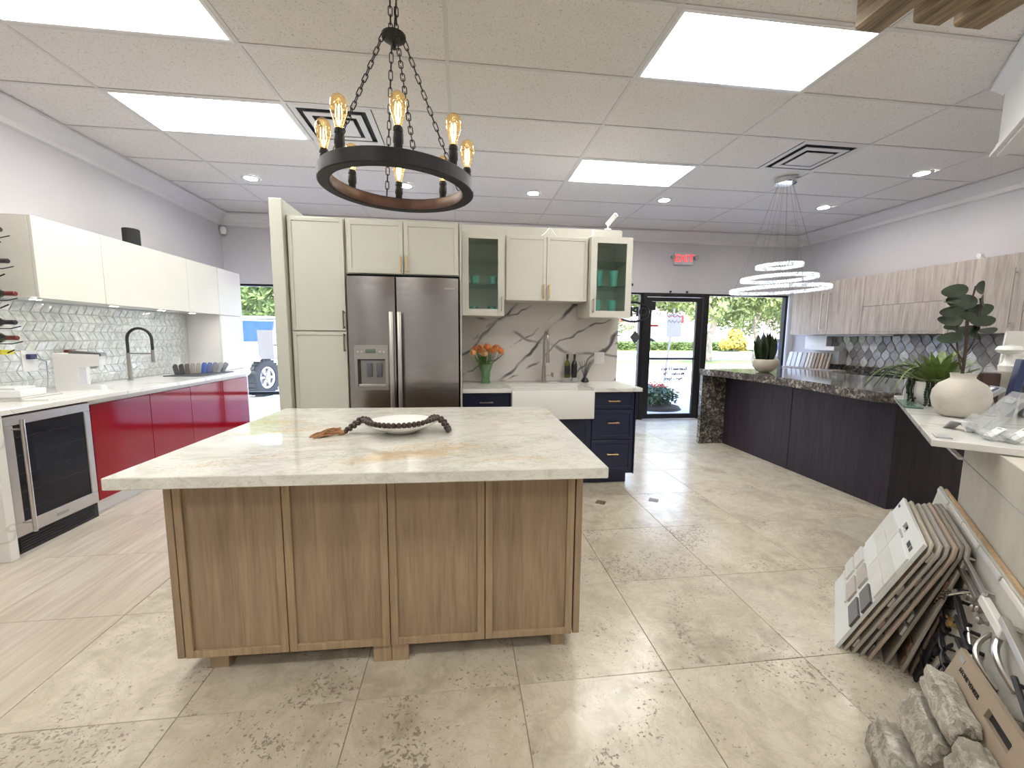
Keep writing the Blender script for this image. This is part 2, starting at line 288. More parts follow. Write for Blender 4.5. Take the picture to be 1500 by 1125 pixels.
# ------------------------------------------------------------------ geometry helpers
WM = {}
class MB:
    def __init__(s): s.b = bmesh.new()
    def box(s, x0, x1, y0, y1, z0, z1, bev=0, seg=1):
        vs = [s.b.verts.new(p) for p in ((x0,y0,z0),(x1,y0,z0),(x1,y1,z0),(x0,y1,z0),(x0,y0,z1),(x1,y0,z1),(x1,y1,z1),(x0,y1,z1))]
        fs = [s.b.faces.new([vs[i] for i in q]) for q in ((3,2,1,0),(4,5,6,7),(0,1,5,4),(1,2,6,5),(2,3,7,6),(3,0,4,7))]
        if bev:
            es = list({e for q in fs for e in q.edges})
            bmesh.ops.bevel(s.b, geom=es, offset=min(bev, .45*min(abs(x1-x0), abs(y1-y0), abs(z1-z0))), segments=seg, affect='EDGES', profile=.5)
        return s
    def prism(s, poly, z0, z1, bev=0):
        a = [s.b.verts.new((p[0], p[1], z0)) for p in poly]; c = [s.b.verts.new((p[0], p[1], z1)) for p in poly]
        n = len(poly); fs = [s.b.faces.new(a[::-1]), s.b.faces.new(c)]
        for i in range(n): fs.append(s.b.faces.new((a[i], a[(i+1) % n], c[(i+1) % n], c[i])))
        if bev:
            es = list({e for q in fs for e in q.edges}); bmesh.ops.bevel(s.b, geom=es, offset=bev, segments=1, affect='EDGES')
        return s
    def cyl(s, p0, p1, r0, r1=None, n=16, cap=True):
        r1 = r0 if r1 is None else r1
        p0 = Vector(p0); p1 = Vector(p1); d = (p1-p0).normalized(); a = d.orthogonal().normalized(); c = d.cross(a)
        R = []
        for p, rr in ((p0, r0), (p1, r1)):
            R.append([s.b.verts.new(p + (a*math.cos(2*PI*i/n) + c*math.sin(2*PI*i/n))*rr) for i in range(n)])
        for i in range(n): s.b.faces.new((R[0][i], R[0][(i+1) % n], R[1][(i+1) % n], R[1][i]))
        if cap: s.b.faces.new(R[0][::-1]); s.b.faces.new(R[1])
        return s
    def tube(s, pts, rad, n=8, closed=False):
        pts = [Vector(p) for p in pts]; L = len(pts); R = []; up = None
        for i, p in enumerate(pts):
            if closed: d = pts[(i+1) % L] - pts[i-1]
            else: d = pts[min(i+1, L-1)] - pts[max(i-1, 0)]
            d.normalize()
            if up is None: up = d.orthogonal().normalized()
            up = (up - d*up.dot(d)).normalized(); c = d.cross(up)
            rr = rad[i] if isinstance(rad, (list, tuple)) else rad
            R.append([s.b.verts.new(p + (up*math.cos(2*PI*k/n) + c*math.sin(2*PI*k/n))*rr) for k in range(n)])
        for i in range(L if closed else L-1):
            A, B = R[i], R[(i+1) % L]
            for k in range(n): s.b.faces.new((A[k], A[(k+1) % n], B[(k+1) % n], B[k]))
        if not closed: s.b.faces.new(R[0][::-1]); s.b.faces.new(R[-1])
        return s
    def lathe(s, prof, c=(0, 0, 0), n=32, wob=None):
        R = []
        for (rr, z) in prof:
            if rr < 1e-5: R.append([s.b.verts.new((c[0], c[1], c[2]+z))]); continue
            R.append([s.b.verts.new((c[0]+rr*(wob(2*PI*i/n, z) if wob else 1)*math.cos(2*PI*i/n), c[1]+rr*(wob(2*PI*i/n, z) if wob else 1)*math.sin(2*PI*i/n), c[2]+z)) for i in range(n)])
        for A, B in zip(R, R[1:]):
            for i in range(n):
                j = (i+1) % n
                if len(A) == 1 and len(B) == 1: continue
                if len(A) == 1: s.b.faces.new((A[0], B[j], B[i]))
                elif len(B) == 1: s.b.faces.new((A[i], A[j], B[0]))
                else: s.b.faces.new((A[i], A[j], B[j], B[i]))
        return s
    def sphere(s, c, rr, n=12, k=8, sz=1):
        prof = [(rr*math.sin(PI*i/k), -rr*sz*math.cos(PI*i/k)) for i in range(k+1)]
        prof[0] = (0, -rr*sz); prof[-1] = (0, rr*sz)
        return s.lathe(prof, c, n)
    def poly(s, pts): s.b.faces.new([s.b.verts.new(p) for p in pts]); return s
    def extr(s, prof, axis, a0, a1):
        """prof of 2D points in the plane across the axis; 'X': (y,z), 'Y': (x,z)"""
        mk = (lambda p, a: (a, p[0], p[1])) if axis == 'X' else (lambda p, a: (p[0], a, p[1]))
        A = [s.b.verts.new(mk(p, a0)) for p in prof]; B = [s.b.verts.new(mk(p, a1)) for p in prof]; n = len(prof)
        s.b.faces.new(A[::-1]); s.b.faces.new(B)
        for i in range(n): s.b.faces.new((A[i], A[(i+1) % n], B[(i+1) % n], B[i]))
        return s
    def xf(s, mat): bmesh.ops.transform(s.b, matrix=mat, verts=s.b.verts); return s
    def build(s, name, mat, parent=None, loc=None, label=None, kind=None, flat=False, ang=35):
        bmesh.ops.recalc_face_normals(s.b, faces=s.b.faces)
        me = bpy.data.meshes.new(name); o = bpy.data.objects.new(name, me)
        if parent is not None:
            s.xf(WM[parent.name].inverted()); o.parent = parent; WM[o.name] = WM[parent.name].copy()
            if loc is not None:
                raise ValueError
        else:
            if loc is None:
                xs = [v.co for v in s.b.verts]
                loc = ((min(p.x for p in xs)+max(p.x for p in xs))/2, (min(p.y for p in xs)+max(p.y for p in xs))/2, min(p.z for p in xs))
            s.xf(Matrix.Translation(-Vector(loc))); o.location = loc; WM[o.name] = Matrix.Translation(loc)
        s.b.to_mesh(me); s.b.free()
        COL.objects.link(o); o.name = name
        if parent is not None: WM[o.name] = WM[parent.name].copy()
        else: WM[o.name] = Matrix.Translation(loc)
        if mat: me.materials.append(mat)
        if not flat:
            me.shade_smooth(); me.set_sharp_from_angle(angle=math.radians(ang))
        if label: o['label'] = label
        if kind: o['kind'] = kind
        return o
def tag(o, label, cat, group=None, kind=None):
    o['label'] = label; o['category'] = cat
    if group: o['group'] = group
    if kind: o['kind'] = kind
    return o
def thing(name, label, cat, loc=(0, 0, 0), rz=0, group=None, kind=None):
    o = bpy.data.objects.new(name, None); COL.objects.link(o); o.location = loc; o.rotation_euler = (0, 0, rz)
    o.empty_display_size = .1
    WM[o.name] = Matrix.Translation(loc) @ Matrix.Rotation(rz, 4, 'Z')
    return tag(o, label, cat, group, kind) if label else o
def place(o, parent, mesh, mat4, name, label=None):
    """another object sharing mesh, at a world matrix, under parent"""
    c = bpy.data.objects.new(name, mesh); COL.objects.link(c); c.parent = parent
    c.matrix_local = WM[parent.name].inverted() @ mat4; WM[c.name] = mat4.copy()
    if label: c['label'] = label
    return c
def copy_tree(o, parent=None):
    c = o.copy(); COL.objects.link(c)
    if parent is not None: c.parent = parent
    WM[c.name] = WM[o.name].copy()
    for ch in list(o.children): copy_tree(ch, c)
    return c
def struct(name, mb, mat, parent=None, **k):
    o = mb.build(name, mat, parent, **k)
    if parent is None: o['kind'] = 'structure'
    return o
T = Matrix.Translation
def RZ(a): return Matrix.Rotation(a, 4, 'Z')
def RX(a): return Matrix.Rotation(a, 4, 'X')
def RY(a): return Matrix.Rotation(a, 4, 'Y')
ST = Matrix(((math.sqrt(.5), math.sqrt(.5), 0, 0), (-math.sqrt(.5), math.sqrt(.5), 0, 0), (0, 0, 1, 0), (0, 0, 0, 1)))  # local (s,t,z) of the 45 degree display wall
# ================================================================== ROOM SHELL
XL, XR, YF, YB, ZC = -3.4, 5.7, 6.55, -3.0, 3.078
P = .623
fl = struct('floor', MB().box(XL-.1, XR+.1, YB-.1, YF+.2, -.12, -.004), M['grout'])
tm = MB().box(-.3103, .3103, -.3103, .3103, -.02, 0, .0012).build('floor_tile_master', M['floor'], loc=(0, 0, 0)); tmesh = tm.data; bpy.data.objects.remove(tm)
tv = tmesh.copy(); tv.materials.clear(); tv.materials.append(M['floor_vein'])
CT = MB  # alias
for i in range(-6, 9):
    for j in range(-7, 9):
        cx = .221 + P*(i+.5); cy = 1.472 + P*(j+.5)
        x0, x1, y0, y1 = cx-.31, cx+.31, cy-.31, cy+.31
        if x1 < XL or x0 > XR or y1 < YB or y0 > YF: continue
        vein = i <= -4
        if x0 < XL or x1 > XR or y1 > YF or y0 < YB:
            t = MB().box(max(x0, XL), min(x1, XR), max(y0, YB), min(y1, YF+.02), -.02, 0, .0012).build('floor_tile', M['floor_vein'] if vein else M['floor'], fl)
        else:
            place(None, fl, tv if vein else tmesh, T((cx, cy, 0)), 'floor_tile')
for (cx, cy) in ((1.154, 3.20), (1.622, 3.20)):
    MB().prism([(-.055, 0), (0, -.055), (.055, 0), (0, .055)], 0, .0012).xf(T((cx, cy, 0)) @ RZ(.2)).build('floor_inlay', M['inlay'], fl, label='small brown diamond inlay')

ce = struct('ceiling', MB().box(XL-.1, XR+.1, YB-.1, YF+.1, ZC+.03, ZC+.20), M['white_paint'])
GX = lambda c: -.077 + 1.2192*c
GY = lambda rr: 2.813 + .6096*rr
panels = [(-2, -1), (-2, 1), (1, -1), (1, 2), (-2, -5), (1, -5), (-2, -8), (1, -8), (3, -3)]
vents = {(-1, 1): -1.296+.02, (2, 1): 2.97}
tile_me = MB().box(-.6, .6, -.295, .295, 0, .015, .003).build('ceiling_tile_master', M['ctile'], loc=(0, 0, 0)); cme = tile_me.data; bpy.data.objects.remove(tile_me)
for c in range(-3, 5):
    for rr in range(-10, 7):
        x0, x1, y0, y1 = max(GX(c)+.01, XL), min(GX(c+1)-.01, XR), max(GY(rr)+.01, YB), min(GY(rr+1)-.01, YF)
        if x1-x0 < .02 or y1-y0 < .02: continue
        if (c, rr) in panels: continue
        if (c, rr) in vents:
            vx = vents[(c, rr)]
            if vx-x0 > .03: MB().box(x0, vx-.005, y0, y1, ZC+.004, ZC+.018, .003).build('ceiling_tile', M['ctile'], ce)
            if x1-(vx+.60) > .03: MB().box(vx+.605, x1, y0, y1, ZC+.004, ZC+.018, .003).build('ceiling_tile', M['ctile'], ce)
            continue
        if x1-x0 > 1.19 and y1-y0 > .585:
            place(None, ce, cme, T(((x0+x1)/2, (y0+y1)/2, ZC+.004)), 'ceiling_tile')
        else:
            MB().box(x0, x1, y0, y1, ZC+.004, ZC+.018, .003).build('ceiling_tile', M['ctile'], ce)
for c in range(-2, 5):
    MB().box(GX(c)-.012, GX(c)+.012, YB, YF, ZC, ZC+.02).build('grid_bar', M['tbar'], ce)
for rr in range(-9, 7):
    MB().box(XL, XR, GY(rr)-.012, GY(rr)+.012, ZC-.001, ZC+.019).build('grid_bar', M['tbar'], ce)

struct('wall_left', MB().box(XL-.15, XL, YB-.15, YF+.15, 0, 4.0), M['wall'])
struct('wall_right', MB().box(XR, XR+.15, YB-.15, YF+.15, 0, 4.0), M['wall'])
struct('wall_rear', MB().box(XL-.1, XR+.1, YB-.15, YB, 0, 4.0), M['wall'])
ZH = 2.12
struct('wall_front', MB().box(XL-.1, XR+.1, YF, YF+.18, ZH, 4.0), M['wall'])
struct('roof', MB().box(XL-.4, XR+.4, YB-.2, YF+.2, 4.0, 4.15), M['white_paint'])
struct('wall_front_pier', MB().box(-.35, 1.85, YF, YF+.18, 0, ZH), M['wall'])
# crown moulding
cp = [(0, 0), (.17, 0), (.17, -.02), (.13, -.035), (.10, -.07), (.04, -.105), (.035, -.15), (0, -.16)]
struct('trim_1', MB().extr([(XL+a, ZC-.001+b) for a, b in cp], 'Y', YB, YF), M['crown'])
struct('trim_2', MB().extr([(XR-a, ZC-.001+b) for a, b in cp], 'Y', YB, YF), M['crown'])
struct('trim_3', MB().extr([(YF-a, ZC-.002+b) for a, b in cp], 'X', XL+.02, XR-.02), M['crown'])
struct('trim_4', MB().box(5.60, 5.70, YF-.03, YF, 0, ZH), M['white_lac'])

# storefront glazing: black aluminium
def frame_window(n, x0, x1, rails, sill=.06):
    w = bpy.data.objects.new('window_%d' % n, None); COL.objects.link(w); w.location = ((x0+x1)/2, YF+.05, 0); WM[w.name] = T(w.location); w['kind'] = 'structure'
    b = MB(); t = .045
    b.box(x0, x1, YF+.02, YF+.10, 0, sill).box(x0, x1, YF+.02, YF+.10, ZH-.03, ZH)
    b.box(x0, x0+t, YF+.02, YF+.10, sill, ZH-.03).box(x1-t, x1, YF+.02, YF+.10, sill, ZH-.03)
    b.build('frame', M['blackm'], w)
    for z in rails: MB().box(x0+t, x1-t, YF+.03, YF+.09, z-.022, z+.022).build('rail', M['blackm'], w)
    MB().box(x0+t, x1-t, YF+.055, YF+.061, sill, ZH-.03).build('pane', M['pane'], w)
    return w
w1 = frame_window(1, -3.4, -.35, (.50,)); w2 = frame_window(2, 1.85, 2.98, ()); w3 = frame_window(3, 4.10, 5.60, ())
MB().box(-1.9, -1.86, YF+.02, YF+.10, .06, ZH-.03).build('mullion', M['blackm'], w1)
dr = bpy.data.objects.new('door_1', None); COL.objects.link(dr); dr.location = (3.54, YF, 0); WM[dr.name] = T(dr.location); dr['kind'] = 'structure'
b = MB(); b.box(2.98, 3.04, YF, YF+.12, 0, ZH).box(4.04, 4.10, YF, YF+.12, 0, ZH).box(3.04, 4.04, YF, YF+.12, 2.06, ZH); b.build('frame', M['blackm'], dr)
b = MB(); b.box(3.05, 3.135, YF+.02, YF+.07, .01, 2.05).box(3.93, 4.03, YF+.02, YF+.07, .01, 2.05).box(3.135, 3.93, YF+.02, YF+.07, .01, .09).box(3.135, 3.93, YF+.02, YF+.07, 1.985, 2.05); b.build('door_leaf', M['blackm'], dr)
MB().box(3.135, 3.93, YF-.01, YF+.05, 1.02, 1.05, .006).build('push_bar', M['blackm'], dr)
MB().box(3.135, 3.93, YF+.042, YF+.048, .09, 1.985).build('pane', M['pane'], dr)
MB().box(3.35, 3.85, YF-.05, YF+.0, 2.06, 2.10, .01).build('door_closer', M['blackm'], dr)
MB().box(3.54, 3.58, YF-.012, YF+.0, 2.085, 2.10).build('bolt', M['steel_bar'], dr)
def text(body, size, mtx, mat, parent, name='lettering', ext=.0008, align='CENTER', bold=0):
    cu = bpy.data.curves.new(name, 'FONT'); cu.body = body; cu.size = size; cu.extrude = ext; cu.offset = bold; cu.align_x = align; cu.align_y = 'CENTER'
    cu.resolution_u = 3; cu.materials.append(mat)
    tmp = bpy.data.objects.new('t', cu); COL.objects.link(tmp); dg = bpy.context.evaluated_depsgraph_get(); dg.update()
    me = bpy.data.meshes.new_from_object(tmp.evaluated_get(dg)); bpy.data.objects.remove(tmp); bpy.data.curves.remove(cu)
    me.materials.clear(); me.materials.append(mat)
    o = bpy.data.objects.new(name, me); COL.objects.link(o); o.parent = parent; o.matrix_local = WM[parent.name].inverted() @ mtx; return o
# lettering on the glass faces the car park, so it reads mirrored from inside
OUT = RZ(PI) @ RX(PI/2)
for i, (s, z) in enumerate((('Business Hours', .86), ('Monday - Fri', .775), ('9am - 5pm', .69))):
    text(s, .075, T((3.60, YF+.052, z)) @ OUT, M['ink'], dr, bold=.0035)
b = MB()
for (x0, z0, n, a) in ((3.2, 1.78, 24, .02), (3.42, 1.66, 30, .022)):
    b.tube([(x0+.018*i, YF+.052, z0+.03*math.sin(i*1.7+x0)*(.4+.6*abs(math.sin(i*.9)))) for i in range(n)], .0045, 4)
b.build('script_lettering', M['ink'], dr, label='thin dark script decal')
b = MB().tube([(3.30+.02*i, YF+.053, 1.745+.012*math.sin(i*1.3)) for i in range(22)], .006, 4)
b.box(3.14, 3.28, YF+.050, YF+.053, 1.57, 1.60).build('red_lettering', M['redflat'], dr, label='red strokes of the shop decal')
MB().box(3.14, 3.21, YF+.036, YF+.041, 1.84, 1.98).build('door_sticker', M['blackm'], dr, label='small dark sticker in the corner of the glass')
M['rim_dark'] = plain('dim_dark_grey', (.06, .06, .065), .5)
# OPEN oval sign and diamond on window_2 (seen from behind)
ov = thing('open_sign', 'black oval open sign hung on the glass left of the door', 'sign', (2.80, YF-.01, 1.66))
b = MB(); pts = [(2.80+.27*math.cos(a*PI/16), YF-.01, 1.80+.155*math.sin(a*PI/16)) for a in range(32)]; b.tube(pts, .018, 6, True); b.build('oval_rim', M['black'], ov)
text('OPEN', .20, T((2.80, YF-.01, 1.80)) @ OUT, M['ink'], ov, 'lettering', .004, bold=.008)
MB().box(2.66, 2.94, YF-.012, YF-.006, 1.655, 1.665).build('bar', M['black'], ov)
tag(MB().prism([(-.09, 0), (0, -.11), (.09, 0), (0, .11)], 0, .004).xf(T((2.86, YF+.01, 1.39)) @ RX(PI/2)).build('diamond_sticker', M['rim_dark']), 'dark grey diamond shape hung on the glass left of the door', 'sticker')
tag(MB().box(-3.02, -2.80, YF+.030, YF+.036, 1.02, 1.45).build('paper_notice', M['paper']), 'pale sheet taped to the glass beside the tall pantry', 'notice')
# header fittings
ex = thing('exit_sign', 'lit red exit sign with two small lamp heads above the door', 'sign', (3.62, YF-.03, 2.57))
MB().box(3.45, 3.79, YF-.05, YF, 2.57, 2.77, .015, 2).build('housing', M['lgrey'], ex)
text('EXIT', .165, T((3.62, YF-.052, 2.67)) @ RX(PI/2), M['redink'], ex, 'lettering', .002)
for sx_ in (-1, 1):
    h = MB().cyl((3.62+sx_*.20, YF-.09, 2.69), (3.62+sx_*.20, YF-.03, 2.69), .035, .03, 16).cyl((3.62+sx_*.17, YF-.03, 2.66), (3.62+sx_*.2, YF-.04, 2.68), .008, .008, 6).build('lamp_head', M['grey'], ex)
tag(MB().box(2.68, 2.77, YF-.06, YF, 2.215, 2.255, .008).tube([(2.74, YF-.01, 2.215), (2.75, YF-.012, 2.17), (2.735, YF-.01, 2.122)], .003, 5).build('door_sensor', M['black']), 'small black sensor with a thin wire on the header wall', 'sensor')
for (sx_, wd_) in ((3.43, 'left one, over the middle'), (3.72, 'right one, over the right half')): tag(MB().box(sx_-.012, sx_+.012, YF-.03, YF, 2.125, 2.155).build('header_clip', M['black']), 'tiny black clip on the header, %s of the glass door' % wd_, 'clip', 'clips above the door')
tag(MB().lathe([(0, .055), (.03, .05), (.042, .02), (.042, -.02), (.03, -.05), (0, -.055)], (-3.345, 6.49, 2.845), 16).build('motion_detector', M['ceramic']), 'round white motion detector in the back left corner', 'detector')

# ------------------------------------------------------------------ ceiling fixtures
tro = {(-2, -1): 'large troffer light at the upper left edge of the photo', (-2, 1): 'troffer light beside the left wall and the square vent',
       (1, -1): 'large troffer light in front of the wooden beams', (1, 2): 'smallest looking troffer light above the glass door side'}
for (c, rr) in panels:
    x0, x1, y0, y1 = GX(c)+.012, GX(c+1)-.012, GY(rr)+.012, GY(rr+1)-.012
    o = thing('ceiling_light', tro.get((c, rr), 'fluorescent troffer light behind the photographer'), 'light', ((x0+x1)/2, (y0+y1)/2, ZC), 0, 'recessed troffer lights')
    b = MB(); t = .022
    b.box(x0, x1, y0, y0+t, ZC-.003, ZC+.02).box(x0, x1, y1-t, y1, ZC-.003, ZC+.02).box(x0, x0+t, y0+t, y1-t, ZC-.003, ZC+.02).box(x1-t, x1, y0+t, y1-t, ZC-.003, ZC+.02)
    b.build('frame', M['white_lac'], o)
    MB().box(x0+t, x1-t, y0+t, y1-t, ZC+.003, ZC+.010).build('diffuser', M['panel'], o)
vl = {(-1, 1): 'square air vent with dark slots behind the iron ring chandelier', (2, 1): 'square air vent with black slots above the crystal chandelier'}
for k, vx in vents.items():
    y0, y1 = GY(k[1])+.01, GY(k[1]+1)-.01
    o = thing('ceiling_vent', vl[k], 'vent', (vx+.3, (y0+y1)/2, ZC), 0, 'square ceiling vents')
    MB().box(vx, vx+.6, y0, y1, ZC+.02, ZC+.026).build('backing', M['gap'], o)  # plain near-black sheet behind the louvres
    for q, (a, zz) in enumerate(((0, -.002), (.085, -.010), (.165, -.016))):
        b = MB(); w = (.045, .048, .13)[q]
        for (xa, xb, ya, yb) in ((a, .6-a, a, a+w), (a, .6-a, .59-a-w, .59-a), (a, a+w, a+w, .59-a-w), (.6-a-w, .6-a, a+w, .59-a-w)):
            if xb-xa > .001 and yb-ya > .001: b.box(vx+xa, vx+xb, y0+ya, y0+yb, ZC+zz, ZC+zz+.006)
        b.build('louvre', M['tbar'], o)
canl = ['recessed can light nearest the left wall', 'recessed can light seen inside the iron ring chandelier', 'recessed can light above the glass cabinets',
        'recessed can light right of the smaller troffer', 'recessed can light behind the crystal chandelier', 'recessed can light nearest the right crown moulding']
for (cx, cy), lb in zip(((-2.278, 5.03), (-.621, 5.015), (.858, 5.045), (2.506, 5.05), (4.673, 5.02), (4.70, 3.89)), canl):
    o = thing('can_light', lb, 'light', (cx, cy, ZC), 0, 'recessed can lights')
    MB().lathe([(.062, .004), (.062, -.006), (.085, -.008), (.095, -.004), (.095, .0)], (cx, cy, ZC), 28).build('trim_ring', M['ceramic'], o)
    MB().lathe([(0, -.003), (.062, -.003), (.062, .0), (0, .0)], (cx, cy, ZC), 24).build('lens', M['can'], o)

# ------------------------------------------------------------------ iron ring chandelier
RC = Vector((-.278, 2.0, 2.052)); RO = .338
RT = T(RC) @ RY(math.radians(1.2)) @ RX(math.radians(1.0))
ch = thing('ring_chandelier', 'black iron ring chandelier with eight amber filament bulbs on chains', 'chandelier', tuple(RC))
MB().lathe([(RO, -.025), (RO, .025), (RO-.005, .029), (RO-.045, .029), (RO-.05, .025), (RO-.05, -.025), (RO-.045, -.029), (RO-.005, -.029), (RO, -.025)], (0, 0, 0), 72).xf(RT).build('ring', M['iron'], ch)
MB().lathe([(RO-.0505, .024), (RO-.0515, .022), (RO-.0515, -.022), (RO-.0505, -.025)], (0, 0, 0), 72).xf(RT).build('inner_band', M['copper'], ch, label='brown inside band of the ring')
sock = MB().lathe([(0, .024), (.017, .024), (.017, .05), (.020, .055), (.020, .085), (.017, .09), (.019, .094), (.019, .106), (.015, .112), (0, .112)], (0, 0, 0), 16).build('socket_m', M['iron'], loc=(0, 0, 0)); sme = sock.data; bpy.data.objects.remove(sock)
bp = [(.012, .108), (.016, .125), (.022, .145), (.030, .170), (.0335, .19), (.032, .208), (.025, .224), (.012, .234), (0, .236)]
bl = MB().lathe(bp, (0, 0, 0), 20).build('bulb_m', M['amber'], loc=(0, 0, 0)); bme = bl.data; bpy.data.objects.remove(bl)
fb = MB()
for k in range(4):
    a = k*PI/2+.4
    fb.tube([(.004*math.cos(a), .004*math.sin(a), .125), (.012*math.cos(a), .012*math.sin(a), .155), (.009*math.cos(a), .009*math.sin(a), .195)], .0011, 5)
fm = fb.build('fil_m', M['filament'], loc=(0, 0, 0)); fme = fm.data; bpy.data.objects.remove(fm)
for k in range(8):
    a = math.radians(90 + 45*k + 8); mt = RT @ T((math.cos(a)*(RO-.028), math.sin(a)*(RO-.028), 0))
    so = place(None, ch, sme, mt, 'socket'); bb = place(None, so, bme, mt, 'bulb')
    place(None, so, fme, mt, 'filament')
hub = Vector((-.285, 2.0, 2.665))
MB().lathe([(0, .022), (.03, .02), (.052, .008), (.052, -.002), (.03, -.012), (.01, -.02), (0, -.022)], tuple(hub), 24).cyl(hub-Vector((0, 0, .045)), hub, .010, .010, 10).build('hub', M['iron'], ch)
lk = MB()
lp = [(math.cos(a)*.0085, 0, math.sin(a)*.0085+(.011 if math.sin(a) > 0 else -.011)) for a in [2*PI*i/10+.1 for i in range(10)]]
lk.tube(lp, .0024, 5, True); lo = lk.build('link_m', M['iron'], loc=(0, 0, 0)); lme = lo.data; bpy.data.objects.remove(lo)
def chain(p0, p1, parent, n=None):
    p0 = Vector(p0); p1 = Vector(p1); d = p1-p0; L = d.length; n = n or max(3, int(L/.032)); q = d.to_track_quat('Z', 'X').to_matrix().to_4x4()
    s = L/n/.032
    for i in range(n):
        mt = T(p0+d*((i+.5)/n)) @ q @ RZ((i % 2)*PI/2+.3) @ Matrix.Diagonal((1, 1, s, 1))
        place(None, parent, lme, mt, 'chain_link')
for a in (20, 110, 200, 290):
    a = math.radians(a); e = RT @ Vector((math.cos(a)*(RO-.05), math.sin(a)*(RO-.05), .03))
    chain(hub+Vector((math.cos(a)*.045, math.sin(a)*.045, .0)), e, ch)
chain(hub+Vector((-.012, 0, .02)), (-.30, 2.0, ZC-.02), ch); chain(hub+Vector((.012, 0, .02)), (-.27, 2.0, ZC-.02), ch)
MB().tube([hub, hub+Vector((.018, 0, .2)), (-.275, 2.0, ZC-.02)], .0035, 6).build('cord', M['black'], ch)
MB().lathe([(0, 0), (.06, 0), (.06, -.015), (.02, -.03), (0, -.03)], (-.285, 2.0, ZC-.001), 24).build('canopy', M['iron'], ch)

# ------------------------------------------------------------------ crystal ring chandelier
cc = Vector((3.455, 4.22, 1.915))
cr = thing('crystal_chandelier', 'glowing crystal chandelier of three stacked rings on fine wires', 'chandelier', tuple(cc))
MB().lathe([(0, 0), (.105, 0), (.105, -.05), (.10, -.055), (0, -.055)], (cc.x, cc.y, ZC), 32).build('canopy', M['chrome'], cr)
wires = MB()
for (rd, z, ox) in ((.455, 1.915, 0.01), (.345, 2.035, 0.0), (.205, 2.168, 0.0)):
    ctr = Vector((cc.x+ox, cc.y, z)); Q = T(ctr) @ RY(math.radians(-1.5))
    rg = MB().lathe([(rd-.010, -.016), (rd+.010, -.016), (rd+.010, .016), (rd-.010, .016), (rd-.010, -.016)], (0, 0, 0), 64).xf(Q).build('led_ring', M['crystal'], cr)
    g = MB(); n = int(rd*2*PI/.026)
    for k in range(n):
        a = 2*PI*k/n
        for (dr_, dz) in ((.015, .011), (.015, -.011), (-.015, .011), (-.015, -.011)):
            c0 = Vector(((rd+dr_)*math.cos(a), (rd+dr_)*math.sin(a), dz)); s_ = .012
            vs = [g.b.verts.new(c0+Vector(v)*s_) for v in ((1, 0, 0), (0, 1, 0), (-1, 0, 0), (0, -1, 0), (0, 0, 1), (0, 0, -1))]
            for i in range(4): g.b.faces.new((vs[i], vs[(i+1) % 4], vs[4])); g.b.faces.new((vs[(i+1) % 4], vs[i], vs[5]))
    g.xf(Q).build('crystal_trim', M['crystal'], rg, flat=True, kind='stuff')
    for k in range(4):
        a = k*PI/2+rd*3; e = Q @ Vector((rd*math.cos(a), rd*math.sin(a), .02))
        wires.cyl((cc.x+.07*math.cos(a), cc.y+.07*math.sin(a), ZC-.05), e, .0011, .0011, 5)
wires.build('suspension_wires', M['wire'], cr)

# ------------------------------------------------------------------ beams and hood at the upper right
for (x0, x1, ye, lb) in ((1.99, 2.145, 2.045, 'leftmost wooden ceiling beam sample with squared end'), (2.225, 2.39, 1.965, 'middle dark wooden ceiling beam sample'), (2.45, 2.62, 1.96, 'rightmost dark wooden ceiling beam sample')):
    b = MB(); h = .145
    prof = [(x0, ZC-.004), (x0, ZC-h+.012), (x0+.012, ZC-h), (x1-.012, ZC-h), (x1, ZC-h+.012), (x1, ZC-.004)]
    b.extr(prof, 'Y', .9, ye)
    tag(b.build('beam_sample', M['beam_wood']), lb, 'beam', 'wooden beam samples under the ceiling')
hd = thing('range_hood', 'white hood box with moulded edges hanging from the ceiling at the right', 'hood', (3.4, 2.0, 2.62))
def stbox(s0, s1, t0, t1, z0, z1, bev=0): return MB().box(s0, s1, t0, t1, z0, z1, bev).xf(ST)
stbox(.76, 1.5, 2.3, 4.28, 2.66, 3.05).build('body', M['white_paint'], hd)
b = MB().box(.735, 1.53, 2.3, 4.33, 2.615, 2.635).box(.745, 1.52, 2.3, 4.31, 2.635, 2.655).box(.753, 1.51, 2.3, 4.30, 2.655, 2.68).box(.762, 1.5, 2.3, 4.28, 2.60, 2.615).xf(ST); b.build('lower_moulding', M['white_paint'], hd)
b = MB().extr([(.76, 3.0), (.73, 3.03), (.70, 3.05), (.70, 3.074), (1.5, 3.074), (1.5, 3.0)], 'Y', 2.3, 4.33).xf(ST); b.build('upper_moulding', M['white_paint'], hd)
# ================================================================== LEFT WALL KITCHEN
CZ = .92
ct = thing('quartz_countertop', 'white quartz countertop with waterfall end along the left wall', 'countertop', (-3.05, 4.2, 0))
MB().box(XL, -2.69, 2.68, 5.64, .885, CZ, .003).build('slab', M['white_quartz'], ct)
MB().box(XL, -2.95, 5.64, 6.17, .885, CZ, .003).build('slab', M['white_quartz'], ct)
MB().box(XL, -2.69, 2.68, 2.73, 0, .885, .003).build('waterfall_leg', M['white_quartz'], ct)
